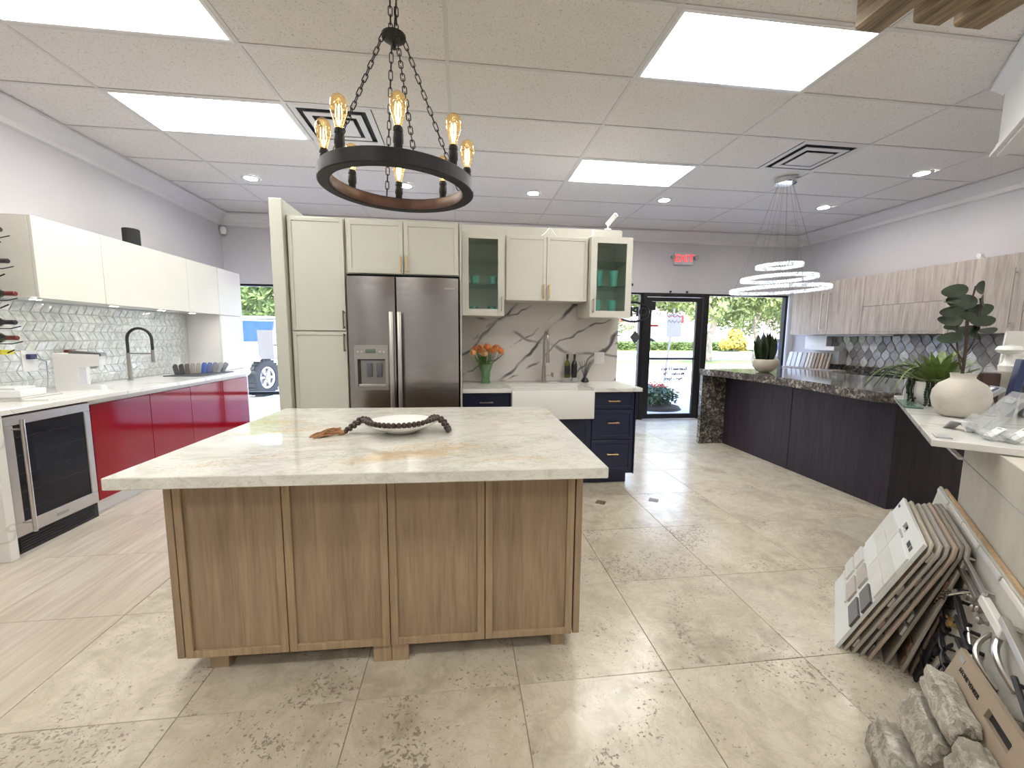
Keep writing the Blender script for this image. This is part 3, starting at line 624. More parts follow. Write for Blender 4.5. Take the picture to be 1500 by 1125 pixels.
# wine cooler
M['rim_dark'] = plain('dim_shelf_rim', (.06, .06, .065), .5)
wc = thing('wine_cooler', 'stainless framed wine cooler with dark glass door', 'cooler', (-3.0, 3.04, 0))
MB().box(XL+.02, -2.755, 2.745, 3.345, .02, .875).build('body', M['black'], wc)
g = MB().box(-2.775, -2.735, 2.75, 3.34, .0, .105)
g.build('toe_grille', M['black'], wc)
for k in range(5): MB().box(-2.737, -2.728, 2.78, 3.31, .018+k*.017, .026+k*.017).build('grille_slat', M['black'], wc)
dY0, dY1, dz0, dz1 = 2.75, 3.335, .115, .872
b = MB(); x0, x1 = -2.752, -2.715; w = .055
b.box(x0, x1, dY0, dY1, dz0, dz0+.085, .004).box(x0, x1, dY0, dY1, dz1-.06, dz1, .004).box(x0, x1, dY0, dY0+.06, dz0+.085, dz1-.06, .004).box(x0, x1, dY1-.05, dY1, dz0+.085, dz1-.06, .004)
dw = b.build('door_frame', M['steel_bar'], wc)
MB().box(-2.748, -2.722, dY0+.06, dY1-.05, dz0+.085, dz1-.06).build('glass_pane', M['darkglass'], dw)
MB().box(-2.716, -2.712, 3.01, 3.09, .145, .165).build('badge', M['grey'], dw)
b = MB().cyl((-2.655, 2.80, .14), (-2.655, 2.80, .85), .011, n=14).cyl((-2.72, 2.80, .20), (-2.655, 2.80, .20), .006).cyl((-2.72, 2.80, .79), (-2.655, 2.80, .79), .006)
b.build('handle', M['steel_bar'], dw)
for k in range(5):
    b = MB(); z = .27+k*.115
    pts = [(-2.7215, dY0+.07+j*.0228, z+.004*math.sin(j*1.3)) for j in range(21)]
    b.tube(pts, .0008, 4); b.build('shelf_rim', M['rim_dark'], dw)
# red base cabinets
rs = [3.36, 3.955, 4.503, 5.076, 5.625]
rl = ['glossy red base cabinet beside the wine cooler', 'glossy red base cabinet second from the wine cooler', 'glossy red base cabinet third from the wine cooler', 'glossy red base cabinet nearest the window']
for i in range(4):
    y0, y1 = rs[i], rs[i+1]
    o = thing('base_cabinet', rl[i], 'cabinet', (-3.05, (y0+y1)/2, 0), 0, 'red base cabinets')
    MB().box(XL+.01, -2.76, y0+.001, y1-.001, .10, .882).build('body', M['white_lac'], o)
    MB().box(XL+.01, -2.79, y0+.001, y1-.001, 0, .10).build('toe_kick', M['white_lac'], o)
    MB().box(-2.757, -2.735, y0+.002, y1-.002, .112, .845, .002).build('door', M['red'], o)
    MB().box(-2.757, -2.748, y0+.001, y1-.001, .848, .883).build('channel', M['white_lac'], o)
tag(MB().box(XL+.01, -2.98, 5.64, 6.15, 0, .884, .002).build('filler_cabinet', M['white_lac']), 'shallow white filler cabinet under the tall white cabinet', 'cabinet')
# uppers
ul = ['white wall cabinet at the wine rack end with its side showing', 'wide white wall cabinet under the black speaker', 'white wall cabinet next to the tall cabinet']
us = [3.385, 3.95, 5.04, 5.62]
for i in range(3):
    y0, y1 = us[i], us[i+1]
    o = thing('wall_cabinet', ul[i], 'cabinet', (-3.2, (y0+y1)/2, 1.63), 0, 'white wall cabinets on the left wall')
    MB().box(XL+.003, -3.022, y0+.001, y1-.001, 1.63, 2.20, .001).build('body', M['cream'], o)
    MB().box(-3.02, -3.0, y0+.002, y1-.002, 1.625, 2.20, .0015).build('door', M['cream'], o)
tc_ = thing('tall_cabinet', 'tall white cabinet standing on the counter by the window', 'cabinet', (-3.2, 5.89, .92))
MB().box(XL+.003, -3.022, 5.622, 6.15, CZ, 2.20, .001).build('body', M['white_lac'], tc_)
MB().box(-3.02, -3.0, 5.624, 6.149, 1.625, 2.20, .0015).build('door', M['white_lac'], tc_)
MB().box(-3.02, -3.0, 5.624, 6.149, CZ+.002, 1.618, .0015).build('door', M['white_lac'], tc_)
pl_ = ['puck light under the cabinet end nearest the wine rack', 'puck light second from the wine rack', 'puck light third from the wine rack', 'puck light nearest the tall cabinet']
for (yy), lb in zip((3.50, 4.20, 4.80, 5.30), pl_):
    o = thing('puck_light', lb, 'light', (-3.13, yy, 1.622), 0, 'puck lights under the wall cabinets')
    MB().lathe([(0, 0), (.036, 0), (.036, -.008), (.030, -.009), (0, -.009)], (-3.13, yy, 1.630), 20).build('housing', M['ceramic'], o)
    MB().lathe([(0, -.0095), (.029, -.0095), (.029, -.0105), (0, -.011)], (-3.13, yy, 1.630), 20).build('lens', M['puck'], o)
# chevron tile backsplash: each leaning tile is its own piece
wl = thing('chevron_backsplash', 'glossy white chevron tile backsplash on the left wall', 'backsplash', (XL, 4.2, CZ))
rh, tw, ln = .0775, .078, .046
MB().box(XL+.0005, XL+.0095, 2.78, 5.62, CZ+.0005, 1.63).build('backsplash_bed', M['tgrout'], wl)
def chevmesh(up):
    b = MB(); g = .0011; k = ln if up else -ln
    A = [(-tw/2+g, -rh/2+g), (tw/2-g, -rh/2+g), (tw/2-g+k, rh/2-g), (-tw/2+g+k, rh/2-g)]
    vs0 = [b.b.verts.new((.0, p[0]-k/2, p[1])) for p in A]
    q = .004; B = [(-tw/2+g+q, -rh/2+g+q), (tw/2-g-q, -rh/2+g+q), (tw/2-g-q+k, rh/2-g-q), (-tw/2+g+q+k, rh/2-g-q)]
    vs1 = [b.b.verts.new((.005, p[0]-k/2, p[1])) for p in A]; vs2 = [b.b.verts.new((.008, p[0]-k/2, p[1])) for p in B]
    for L0, L1 in ((vs0, vs1), (vs1, vs2)):
        for i in range(4): b.b.faces.new((L0[i], L0[(i+1) % 4], L1[(i+1) % 4], L1[i]))
    b.b.faces.new(vs2)
    o = b.build('m', M['chev'], flat=True); me = o.data; ox = Vector(o.location); bpy.data.objects.remove(o)
    return me, ox
cm = [chevmesh(True), chevmesh(False)]
for rr in range(9):
    me, off = cm[rr % 2]
    z = CZ+rh*(rr+.5)+.003
    for j in range(36):
        y = 2.86+tw*j + (0 if rr % 2 else 0)
        if y > 5.56: continue
        a = random.uniform(-.05, .05); a2 = random.uniform(-.04, .04)
        place(None, wl, me, T((XL+.006, y, z)) @ RZ(a) @ RY(a2) @ T(off), 'chevron_tile')
# wine bottles on wall pegs
rk = thing('wine_rack', 'wall mounted wine peg rack at the left edge of the photo', 'rack', (-3.36, 3.1, 1.1))
MB().box(-3.385, -3.36, 3.02, 3.05, 1.15, 2.15).box(-3.385, -3.36, 3.15, 3.18, 1.15, 2.15).build('post', M['blackm'], rk)
bz = [2.031, 1.835, 1.628, 1.443, 1.341]; bn = ['uppermost', 'second from top', 'middle', 'fourth from top', 'lowest']
M['bottle'] = N('dark_bottle_glass', (.012, .016, .010), .08).m; x = N('dark_bottle_glass_b', (.012, .016, .010), .08, Coat_Weight=.5); co = x.coord(); x.base(x.ramp(x.noise(co, 5), [(.3, (.010, .013, .008)), (.7, (.016, .02, .012))])); M['bottle'] = x.m
M['foil'] = plain('wine_foil', (.16, .025, .02), .35, .3); M['foil2'] = plain('black_foil', (.03, .02, .03), .35, .3)
for i, z in enumerate(bz):
    tip = -2.90 + (.02 if i == 2 else -.02 if i == 0 else 0)
    o = thing('wine_bottle', 'dark wine bottle lying neck out, %s on the wall pegs' % bn[i], 'bottle', (tip-.15, 3.1, z-.037), 0, 'bottles on the wall pegs')
    Q = T((tip, 3.1, z)) @ RY(PI/2)
    MB().lathe([(0, -.30), (.034, -.30), (.037, -.295), (.037, -.12), (.03, -.095), (.016, -.075), (.0145, -.03)], (0, 0, 0), 20).xf(Q).build('glass', M['bottle'], o)
    MB().lathe([(.0145, -.062), (.0155, -.06), (.0155, -.004), (.012, 0), (0, 0)], (0, 0, 0), 16).xf(Q).build('foil', M['foil'] if i in (2, 4) else M['foil2'], o)
    MB().lathe([(.0372, -.26), (.0375, -.255), (.0375, -.15), (.0372, -.145)], (0, 0, 0), 20).xf(Q).build('label', M['paper'], o)
    b = MB()
    for yy in (3.035, 3.165): b.tube([(-3.37, yy, z-.03), (-3.2, yy, z-.041), (-3.0, yy, z-.041), (-2.935, yy, z-.025)], .0035, 6)
    b.tube([(-3.2, 3.035, z-.041), (-3.2, 3.165, z-.041)], .0035, 6)
    b.build('peg', M['blackm'], rk)
for z in (1.942, 1.74, 1.545, 1.25):
    MB().tube([(-3.37, 3.1, z), (-3.1, 3.1, z-.015), (-2.98, 3.1, z-.012), (-2.93, 3.1, z+.012)], .0045, 6).build('peg', M['blackm'], rk)
MB().box(-3.05, -2.97, 3.06, 3.14, 1.232, 1.262).build('price_tag', plain('yellow_tag', (.6, .55, .05), .5), rk, label='small yellow tag on the lowest peg')
# speaker
sp = thing('speaker', 'black rounded speaker standing on the left wall cabinets', 'speaker', (-3.18, 4.45, 2.20))
MB().lathe([(0, .006), (.072, .006), (.074, .012), (.074, .165), (.068, .17), (0, .17)], (0, 0, 0), 32).xf(T((-3.13, 4.48, 2.20)) @ Matrix.Diagonal((.85, 1, 1, 1))).build('grille_body', plain('speaker_cloth', (.02, .02, .022), .8, bump=.3), sp)
MB().lathe([(0, 0), (.065, 0), (.068, .007), (0, .007)], (-3.13, 4.48, 2.20), 24).build('foot', M['rubber'], sp)
# faucet
fc = thing('pull_down_faucet', 'steel faucet with tall black hose arch on the left counter', 'faucet', (-3.2, 4.5, CZ))
FX, FY = -3.24, 4.46
b = MB().cyl((FX, FY, CZ), (FX, FY, CZ+.27), .018, n=20).cyl((FX, FY, CZ), (FX, FY, CZ+.006), .026, n=20).cyl((FX, FY, CZ+.10), (FX, FY+.07, CZ+.11), .009, .006, 10).cyl((FX, FY+.07, CZ+.11), (FX, FY+.10, CZ+.13), .006, .004, 10)
b.build('stem', M['nickel'], fc)
hp = [(FX, FY, CZ+.27), (FX, FY, CZ+.38)] + [(FX+.0+.11-.11*math.cos(a), FY, CZ+.40+.11*math.sin(a)) for a in [PI*i/12 for i in range(0, 13)]] + [(FX+.22, FY, CZ+.36), (FX+.22, FY, CZ+.30)]
MB().tube(hp, .0125, 12).build('hose', M['rubber'], fc)
MB().cyl((FX+.22, FY, CZ+.30), (FX+.22, FY, CZ+.18), .016, .018, 16).cyl((FX, FY, CZ+.265), (FX+.22, FY, CZ+.265), .006).build('spray_head', M['nickel'], fc)
# undermount sink recess hint
# coffee machine
cmn = thing('coffee_machine', 'white single serve coffee machine on the left counter', 'coffee machine', (-3.06, 3.72, CZ))
CM = T((-3.17, 3.62, CZ)) @ RZ(math.radians(18))
b = MB().extr([(0, 0), (.27, 0), (.27, .032), (.17, .034), (.145, .04), (.145, .185), (.27, .195), (.275, .285), (.0, .30)], 'Y', 0, .115)
b.xf(CM).build('body', M['bowlwhite'], cmn)
MB().extr([(.09, .292), (.285, .272), (.285, .296), (.10, .318)], 'Y', .008, .107).xf(CM).build('lid', plain('machine_lid', (.09, .09, .095), .3), cmn)
MB().box(.175, .26, .015, .10, .033, .037).xf(CM).build('drip_grate', M['lgrey'], cmn)
MB().cyl((.215, .058, .17), (.215, .058, .195), .018, .022, 14).xf(CM).build('spout', M['grey'], cmn)
# small things on the left counter
o = thing('white_box', 'flat white box stacked on a marble sample by the coffee machine', 'box', (-2.95, 3.1, CZ+.045)); BX = T((-3.02, 3.17, CZ)) @ RZ(.1)
MB().box(-.14, .10, -.10, .10, .0275, .072, .003).xf(BX).build('carton', M['paper'], o); MB().box(-.13, .05, -.07, .09, .0725, .088, .002).xf(BX).build('lid', M['board'], o)
tag(MB().box(-.2, .22, -.16, .20, .0, .0145, .002).xf(T((-3.0, 3.24, CZ)) @ RZ(.1)).build('marble_sample', M['white_quartz']), 'larger white marble sample slab lying under the flat white box', 'sample')
tag(MB().box(-.16, .12, -.12, .16, .015, .027, .002).xf(T((-3.02, 3.20, CZ)) @ RZ(-.05)).build('marble_sample', M['marble_ledge']), 'smaller veined sample slab between the flat box and the larger slab', 'sample')
o = thing('wall_outlet', 'white outlet with a plugged adapter on the chevron tiles', 'outlet', (-3.39, 3.7, 1.13))
MB().box(XL+.013, XL+.021, 3.62, 3.74, 1.07, 1.24, .003).build('plate', M['ceramic'], o); MB().box(XL+.02, XL+.05, 3.65, 3.71, 1.17, 1.21, .004).build('adapter', M['blue'], o)
MB().tube([(XL+.05, 3.69, 1.18), (XL+.09, 3.73, 1.15), (XL+.07, 3.75, 1.02), (XL+.09, 3.72, .95), (XL+.12, 3.6, .93)], .004, 6).build('cord', M['grey'], o)
tag(MB().lathe([(0, 0), (.045, 0), (.055, .13), (.053, .13), (.043, .006), (0, .006)], (-3.22, 3.55, CZ), 24).build('glass_jar', M['acrylic']), 'clear glass jar between the outlet and the coffee machine', 'jar')
for i, (w, c, yy) in enumerate(((.05, 'foil', 3.95), (.09, 'paper', 4.02), (.06, 'board', 4.10))):
    pass
tag(MB().box(-3.35, -3.31, 3.93, 4.0, CZ, CZ+.315, .002).build('cook_book', M['foil']), 'dark red booklet standing behind the coffee machine', 'book')
tag(MB().box(-3.35, -3.32, 4.005, 4.12, CZ, CZ+.31, .002).build('cook_book', M['paper']), 'white booklet standing behind the coffee machine', 'book')
cdq = T((-3.27, 5.12, CZ+.004)) @ RZ(-.5) @ RX(-.22)
o = thing('info_card', 'small white card leaning against the chevron tiles', 'card', (-3.27, 5.12, CZ)); MB().box(-.07, .07, -.003, .003, 0, .20).xf(cdq).build('sheet', M['paper'], o); MB().box(-.02, .03, -.005, -.0035, .04, .075).box(-.03, .03, -.005, -.0035, .10, .115).xf(cdq).build('print', M['grey'], o)
sw = thing('swatch_fan', 'open fan of grey, blue and beige colour swatches on the left counter', 'swatches', (-3.1, 5.2, CZ))
cols = [(.07, .065, .065), (.09, .085, .09), (.16, .14, .135), (.38, .35, .33), (.42, .38, .34), (.10, .17, .48), (.16, .20, .38), (.28, .28, .31), (.40, .41, .43), (.25, .27, .30)]
MB().box(-3.20, -2.80, 4.84, 5.46, CZ+.0003, CZ+.008, .002).build('tray', M['rim_dark'], sw)
for i, c in enumerate(cols):
    Q = T((-3.13+.026*i, 4.96+.046*i, CZ+.010)) @ RZ(-.15) @ RY(-.45+.10*i) @ RX(-.25)
    MB().prism([(-.030, 0), (.030, 0), (.030, .105), (.018, .122), (-.018, .122), (-.030, .105)], -.004, .004, .001).xf(Q @ RX(PI/2)).build('swatch', plain('swatch_%d' % i, c, .5), sw)

# ================================================================== ISLAND
isl = thing('kitchen_island_base', 'oak veneer kitchen island base with four panels and short feet', 'island', (-.304, 2.10, 0), math.radians(-1.2))
IW = T((-.304, 2.10, 0)) @ RZ(math.radians(-1.2)) @ T((.304, -2.10, 0))
def ib(*a, **k): return MB().box(*a, **k).xf(IW)
bx0, bx1, by0, by1 = -1.125, .515, 1.64, 2.60
ib(bx0+.03, bx1-.03, by0+.03, by1, .085, .855).build('carcass', M['oak'], isl)
ib(bx0-.002, bx0+.026, by0+.005, by1, .078, .858, bev=.001).build('end_panel', M['oak'], isl)
ib(bx1-.026, bx1+.002, by0+.005, by1, .078, .858, bev=.001).build('end_panel', M['oak'], isl)
seams = [-1.094, -.697, -.292, .103, .484]
for i in range(4):
    x0, x1 = seams[i]+.002, seams[i+1]-.002
    t = .030
    b = MB().box(x0, x0+t, by0, by0+.024, .08, .855, .001).box(x1-t, x1, by0, by0+.024, .08, .855, .001).box(x0+t, x1-t, by0, by0+.024, .08, .08+t, .001).box(x0+t, x1-t, by0, by0+.024, .83, .855, .001).xf(IW)
    fr = b.build('panel_frame', M['oak_trim'], isl)
    ib(x0+t, x1-t, by0+.010, by0+.022, .08+t, .83).build('centre_panel', M['oak'], fr)
for (x0, x1, yy) in ((-1.03, -.955, by0+.04), (-.366, -.292, by0+.012), (-.290, -.22, by0+.012), (.40, .46, by0+.04)):
    ib(x0, x1, yy, yy+.07, 0, .082, bev=.001).build('foot', M['oak_trim'], isl)
for (x0, x1) in ((-1.03, -.955), (.40, .46)): ib(x0, x1, by1-.12, by1-.05, 0, .082, bev=.001).build('foot', M['oak_trim'], isl)
IW2 = T((-.304, 2.10, 0)) @ RZ(math.radians(-1.6)) @ T((.304, -2.10, 0))
it = MB().box(-1.158, .553, 1.43, 2.77, .858, .90, .003, 1).xf(IW2).build('island_countertop', M['quartzite']); tag(it, 'cream quartzite island countertop with tan and grey veins', 'countertop')
# plate
PC = Vector((-.298, 2.06, .9005))
pt = MB().lathe([(0, .003), (.06, .003), (.065, 0), (.075, 0), (.08, .006), (.13, .026), (.172, .048), (.174, .052), (.170, .052), (.125, .032), (.07, .013), (0, .009)], tuple(PC), 96, wob=lambda a, z: 1+(.006*math.cos(48*a) if z > .01 else 0))
tag(pt.build('shallow_bowl', M['ceramic'], ang=60), 'shallow white fluted bowl on the island', 'bowl')
gl = thing('bead_garland', 'dark wooden bead garland with a jute tassel draped over the bowl', 'garland', tuple(PC))
bd = MB().sphere((0, 0, 0), .0125, 10, 7).build('bm', M['bead']); bdm = bd.data; boff = Vector(bd.location); bpy.data.objects.remove(bd)
def catm(P_, n):
    out = []; P_ = [Vector(p) for p in P_]; Q_ = [P_[0]*2-P_[1]]+P_+[P_[-1]*2-P_[-2]]
    for i in range(1, len(Q_)-2):
        for k in range(n):
            t = k/n; a, b_, c_, d_ = Q_[i-1:i+3]
            out.append(.5*((2*b_)+(c_-a)*t+(2*a-5*b_+4*c_-d_)*t*t+(3*b_-a-3*c_+d_)*t**3))
    out.append(P_[-1]); return out
def spaced(pts, s):
    out = [pts[0]]; acc = 0
    for a, b_ in zip(pts, pts[1:]):
        L = (b_-a).length
        while acc+L >= s:
            k = (s-acc)/L; a = a.lerp(b_, k); out.append(a.copy()); L = (b_-a).length; acc = 0
        acc += L
    return out
def cyl_(a, rr, z): return (PC.x+rr*math.cos(math.radians(a)), PC.y+rr*math.sin(math.radians(a)), PC.z+z)
s1 = [(-.555, 2.02, .915), (-.52, 2.03, .935), (-.487, 2.035, .958), cyl_(195, .172, .066), cyl_(215, .170, .066), cyl_(235, .169, .066), cyl_(255, .168, .066), cyl_(275, .168, .066), cyl_(295, .169, .067), cyl_(315, .17, .068), cyl_(335, .171, .070), cyl_(352, .175, .068), (-.098, 2.03, .95), (-.078, 2.02, .925), (-.068, 2.0, .914)]
s2 = [(-.068, 2.0, .914), (-.062, 2.03, .914), (-.075, 2.065, .93), (-.095, 2.08, .955), cyl_(8, .172, .068), cyl_(-6, .150, .072), cyl_(330, .147, .062), cyl_(305, .143, .056), cyl_(270, .142, .054), cyl_(240, .144, .056), cyl_(215, .148, .060), cyl_(190, .158, .070), (-.495, 2.065, .966), (-.53, 2.05, .94), (-.557, 2.03, .918)]
for s_ in (s1, s2):
    for p in spaced(catm(s_, 14), .0232): place(None, gl, bdm, T(p) @ T(boff) if False else T(p+boff), 'bead')
tb = MB()
for k in range(70):
    a = random.uniform(-.55, .55); L = random.uniform(.085, .13); z0 = random.uniform(.004, .030); ph = random.uniform(0, 6)
    pts = []
    for j in range(8):
        t = j/7; pts.append((-.575-L*t*math.cos(a), 2.01-.035*t+L*t*math.sin(a)*.6+.009*math.sin(9*t+ph), .9005+.004+max(0, z0*math.sin(PI*min(1, .35+t*.65))+.005*math.sin(11*t+ph*2))))
    tb.tube(pts, .0021, 4)
tb.tube([(-.55, 2.02, .915), (-.565, 2.018, .912), (-.585, 2.01, .91)], [.008, .012, .014], 8)
tb.build('tassel', M['jute'], gl, kind='stuff')

# ================================================================== PANTRY, FRIDGE, SINK WALL
struct('partition_wall', MB().box(-1.46, 1.63, 4.19, 4.28, 0, 2.47), M['cream_panel'] if False else M['wall'])
pz = [.10, 1.405, 1.415, 2.292]
def shaker(name, parent, x0, x1, z0, z1, yf, mat, t=.055, dep=.007, th=.02, label=None):
    b = MB().box(x0, x0+t, yf, yf+th, z0, z1, .0015).box(x1-t, x1, yf, yf+th, z0, z1, .0015).box(x0+t, x1-t, yf, yf+th, z0, z0+t, .0015).box(x0+t, x1-t, yf, yf+th, z1-t, z1, .0015)
    b.box(x0+t-.001, x1-t+.001, yf+dep, yf+th-.002, z0+t-.001, z1-t+.001)
    return b.build(name, mat, parent, label=label)
def pull(parent, x, z0, z1, yf, mat, horiz=None, dep=.032, rr=.0055):
    b = MB()
    if horiz is None:
        b.box(x-rr, x+rr, yf-dep, yf-dep+rr*2, z0, z1, .0015)
        for z in (z0+.012, z1-.012): b.box(x-rr*.9, x+rr*.9, yf-dep+rr, yf+.001, z-rr, z+rr)
    else:
        b.box(x-horiz, x+horiz, yf-dep, yf-dep+rr*2, z0-rr, z0+rr, .0015)
        for q in (x-horiz+.012, x+horiz-.012): b.box(q-rr, q+rr, yf-dep+rr, yf+.001, z0-rr*.9, z0+rr*.9)
    return b.build('handle', mat, parent)
tag(MB().box(-1.455, -1.362, 3.47, 4.18, 0, 2.415, .003).build('end_column', M['sage']), 'tall pale column panel at the left end of the pantry', 'panel')
pa = thing('pantry_cabinet', 'tall pale shaker pantry cabinet left of the refrigerator', 'cabinet', (-1.13, 3.8, 0))
MB().box(-1.36, -.925, 3.545, 4.18, 0, 2.31).build('body', M['sage'], pa)
d = shaker('door', pa, -1.347, -.93, pz[2], pz[3]+.004, 3.52, M['sage'], .028, .006); pull(d, -.945, 1.43, 1.575, 3.52, M['bronze_pull'])
d = shaker('door', pa, -1.347, -.93, .10, pz[1], 3.52, M['sage'], .028, .006); pull(d, -.945, 1.245, 1.39, 3.52, M['bronze_pull'])
ov_ = thing('overfridge_cabinet', 'pale two door cabinet above the refrigerator', 'cabinet', (-.46, 3.85, 1.87))
MB().box(-.92, -.012, 3.545, 4.18, 1.872, 2.31).build('body', M['sage'], ov_)
d = shaker('door', ov_, -.905, -.466, 1.878, 2.29, 3.52, M['sage'], .035, .006); pull(d, -.487, 1.89, 2.02, 3.52, M['brass'])
d = shaker('door', ov_, -.460, -.022, 1.878, 2.29, 3.52, M['sage'], .035, .006); pull(d, -.438, 1.89, 2.02, 3.52, M['brass'])
tag(MB().box(-.010, .006, 3.53, 4.18, 0, 2.30, .001).build('fridge_side_panel', M['sage']), 'narrow pale side panel between refrigerator and sink wall', 'panel')
fr = thing('refrigerator', 'stainless side by side refrigerator with ice dispenser', 'refrigerator', (-.46, 3.8, 0))
MB().box(-.912, -.018, 3.56, 4.15, .03, 1.862).build('body', M['black'], fr)
MB().box(-.90, -.03, 3.56, 3.62, 0, .10).build('toe_grille', M['black'], fr)
def curved_door(x0, x1, z0, z1, yb, yf, holes=None):
    b = MB(); n = 12; prof = [(x0, yb)]
    for i in range(n+1):
        t = i/n; prof.append((x0+(x1-x0)*t, yf+.016*(2*t-1)**2 if True else yf))
    prof.append((x1, yb)); b.prism(prof, z0, z1, 0); return b
fd = curved_door(-.908, -.536, .06, 1.848, 3.555, 3.475).build('freezer_door', M['steel'], fr, label='left freezer door with the dispenser')
rd = curved_door(-.522, -.024, .06, 1.848, 3.555, 3.475).build('fridge_door', M['steel'], fr, label='right refrigerator door')
for (xx, dd) in ((-.562, fd), (-.498, rd)):
    b = MB().box(xx-.017, xx+.017, 3.425, 3.450, .25, 1.57, .008, 2)
    for z in (.29, 1.53): b.box(xx-.010, xx+.010, 3.445, 3.482, z-.02, z+.02)
    b.build('handle', M['steel_bar'], dd)
# dispenser
dx0, dx1, dz0, dz1 = -.862, -.598, .93, 1.30
b = MB().box(dx0, dx0+.022, 3.468, 3.482, dz0, dz1).box(dx1-.022, dx1, 3.468, 3.482, dz0, dz1).box(dx0+.022, dx1-.022, 3.468, 3.482, dz0, dz0+.03).box(dx0+.022, dx1-.022, 3.468, 3.482, 1.185, dz1)
dp = b.build('dispenser', plain('dispenser_silver', (.36, .35, .33), .35, .6, var=.04), fr)
MB().box(dx0+.022, dx1-.022, 3.472, 3.476, dz0+.03, 1.185).build('recess', plain('recess_grey', (.20, .195, .185), .5), dp)
MB().box(dx0+.022, dx0+.048, 3.469, 3.473, dz0+.03, 1.185).box(dx0+.022, dx1-.022, 3.469, 3.473, 1.175, 1.185).build('recess_edge', M['black'], dp)
for xx in (-.745, -.668): MB().box(xx-.022, xx+.022, 3.462, 3.474, 1.04, 1.155, .01, 2).build('paddle', plain('paddle_grey', (.10, .10, .12), .4), dp)
MB().box(dx0+.03, dx1-.02, 3.455, 3.475, dz0+.03, dz0+.05, .003).build('drip_tray', M['steel_bar'], dp)
MB().box(-.775, -.695, 3.462, 3.469, 1.235, 1.268, .012, 2).build('display', plain('lcd_green', (.10, .14, .10), .3), dp)
for xx in (-.835, -.805, -.66, -.63): MB().cyl((xx, 3.463, 1.245), (xx, 3.469, 1.245), .008, n=12).build('button', M['steel_bar'], dp)
MB().box(-.14, -.05, 3.476, 3.481, 1.755, 1.775, .002).build('badge', M['chrome'], rd)

# sink wall
# quartz backsplash and counter
bs = tag(MB().box(.008, 1.63, 4.172, 4.189, .922, 1.86).build('quartz_backsplash', M['calacatta']), 'white quartz backsplash slab with bold dark veins', 'backsplash')
SX0, SX1 = .435, 1.185
cb = MB().prism([(.008, 3.555), (SX0, 3.555), (SX0, 3.99), (SX1, 3.99), (SX1, 3.555), (1.645, 3.555), (1.645, 4.171), (.008, 4.171)], .885, .92, .002)
tag(cb.build('sink_countertop', M['white_quartz']), 'white quartz countertop around the farmhouse sink', 'countertop')
# soffit strip above cabinets
struct('soffit', MB().box(.008, 1.62, 4.13, 4.188, 2.30, 2.445), M['cream'])
sk = thing('farmhouse_sink', 'white apron front farmhouse sink', 'sink', (.81, 3.77, .64))
b = MB().box(SX0+.003, SX1-.003, 3.515, 3.55, .648, .905, .006, 2).box(SX0+.003, SX0+.028, 3.55, 3.99, .648, .905, .003).box(SX1-.028, SX1-.003, 3.55, 3.99, .648, .905, .003).box(SX0+.028, SX1-.028, 3.965, 3.99, .648, .884).box(SX0+.028, SX1-.028, 3.55, 3.965, .648, .675)
b.build('basin', M['fireclay'], sk); MB().cyl((.81, 3.77, .675), (.81, 3.77, .679), .045, n=20).build('drain', M['chrome'], sk)
# navy bases
YFN = 3.60
nb = thing('sink_base_cabinet', 'navy sink base cabinet below the white sink', 'cabinet', (.81, 3.88, 0))
MB().box(SX0, SX1, YFN+.022, 4.17, .10, .645).build('body', M['navy'], nb); MB().box(SX0, SX1, YFN+.07, 4.17, 0, .10).build('toe_kick', M['navy'], nb)
d = shaker('door', nb, SX0+.003, .808, .12, .635, YFN, M['navy'], .05); pull(d, .775, .48, .60, YFN, M['brass'])
d = shaker('door', nb, .812, SX1-.003, .12, .635, YFN, M['navy'], .05); pull(d, .845, .48, .60, YFN, M['brass'])
for (x0, x1, lb, hw) in ((.010, .433, 'narrow navy drawer cabinet beside the refrigerator', .06), (1.187, 1.60, 'navy three drawer cabinet at the right end of the sink run', .055)):
    nb = thing('drawer_cabinet', lb, 'cabinet', ((x0+x1)/2, 3.88, 0))
    MB().box(x0, x1, YFN+.022, 4.17, .10, .882).build('body', M['navy'], nb); MB().box(x0, x1-.04, YFN+.07, 4.17, 0, .10).build('toe_kick', M['navy'], nb)
    a = x0+.003; c = x1-.012
    for (z0, z1) in ((.722, .872), (.437, .712), (.125, .427)):
        d = shaker('drawer', nb, a, c, z0, z1, YFN, M['navy'], .035 if z1-z0 > .2 else .028); pull(d, (a+c)/2, (z0+z1)/2 + (.02 if z1-z0 > .2 else 0), 0, YFN, M['brass'] if x0 > 1 else M['nickel'], hw)
MB().box(1.60, 1.61, YFN+.0, 4.17, .10, .882).build('end_panel', M['navy'], nb)
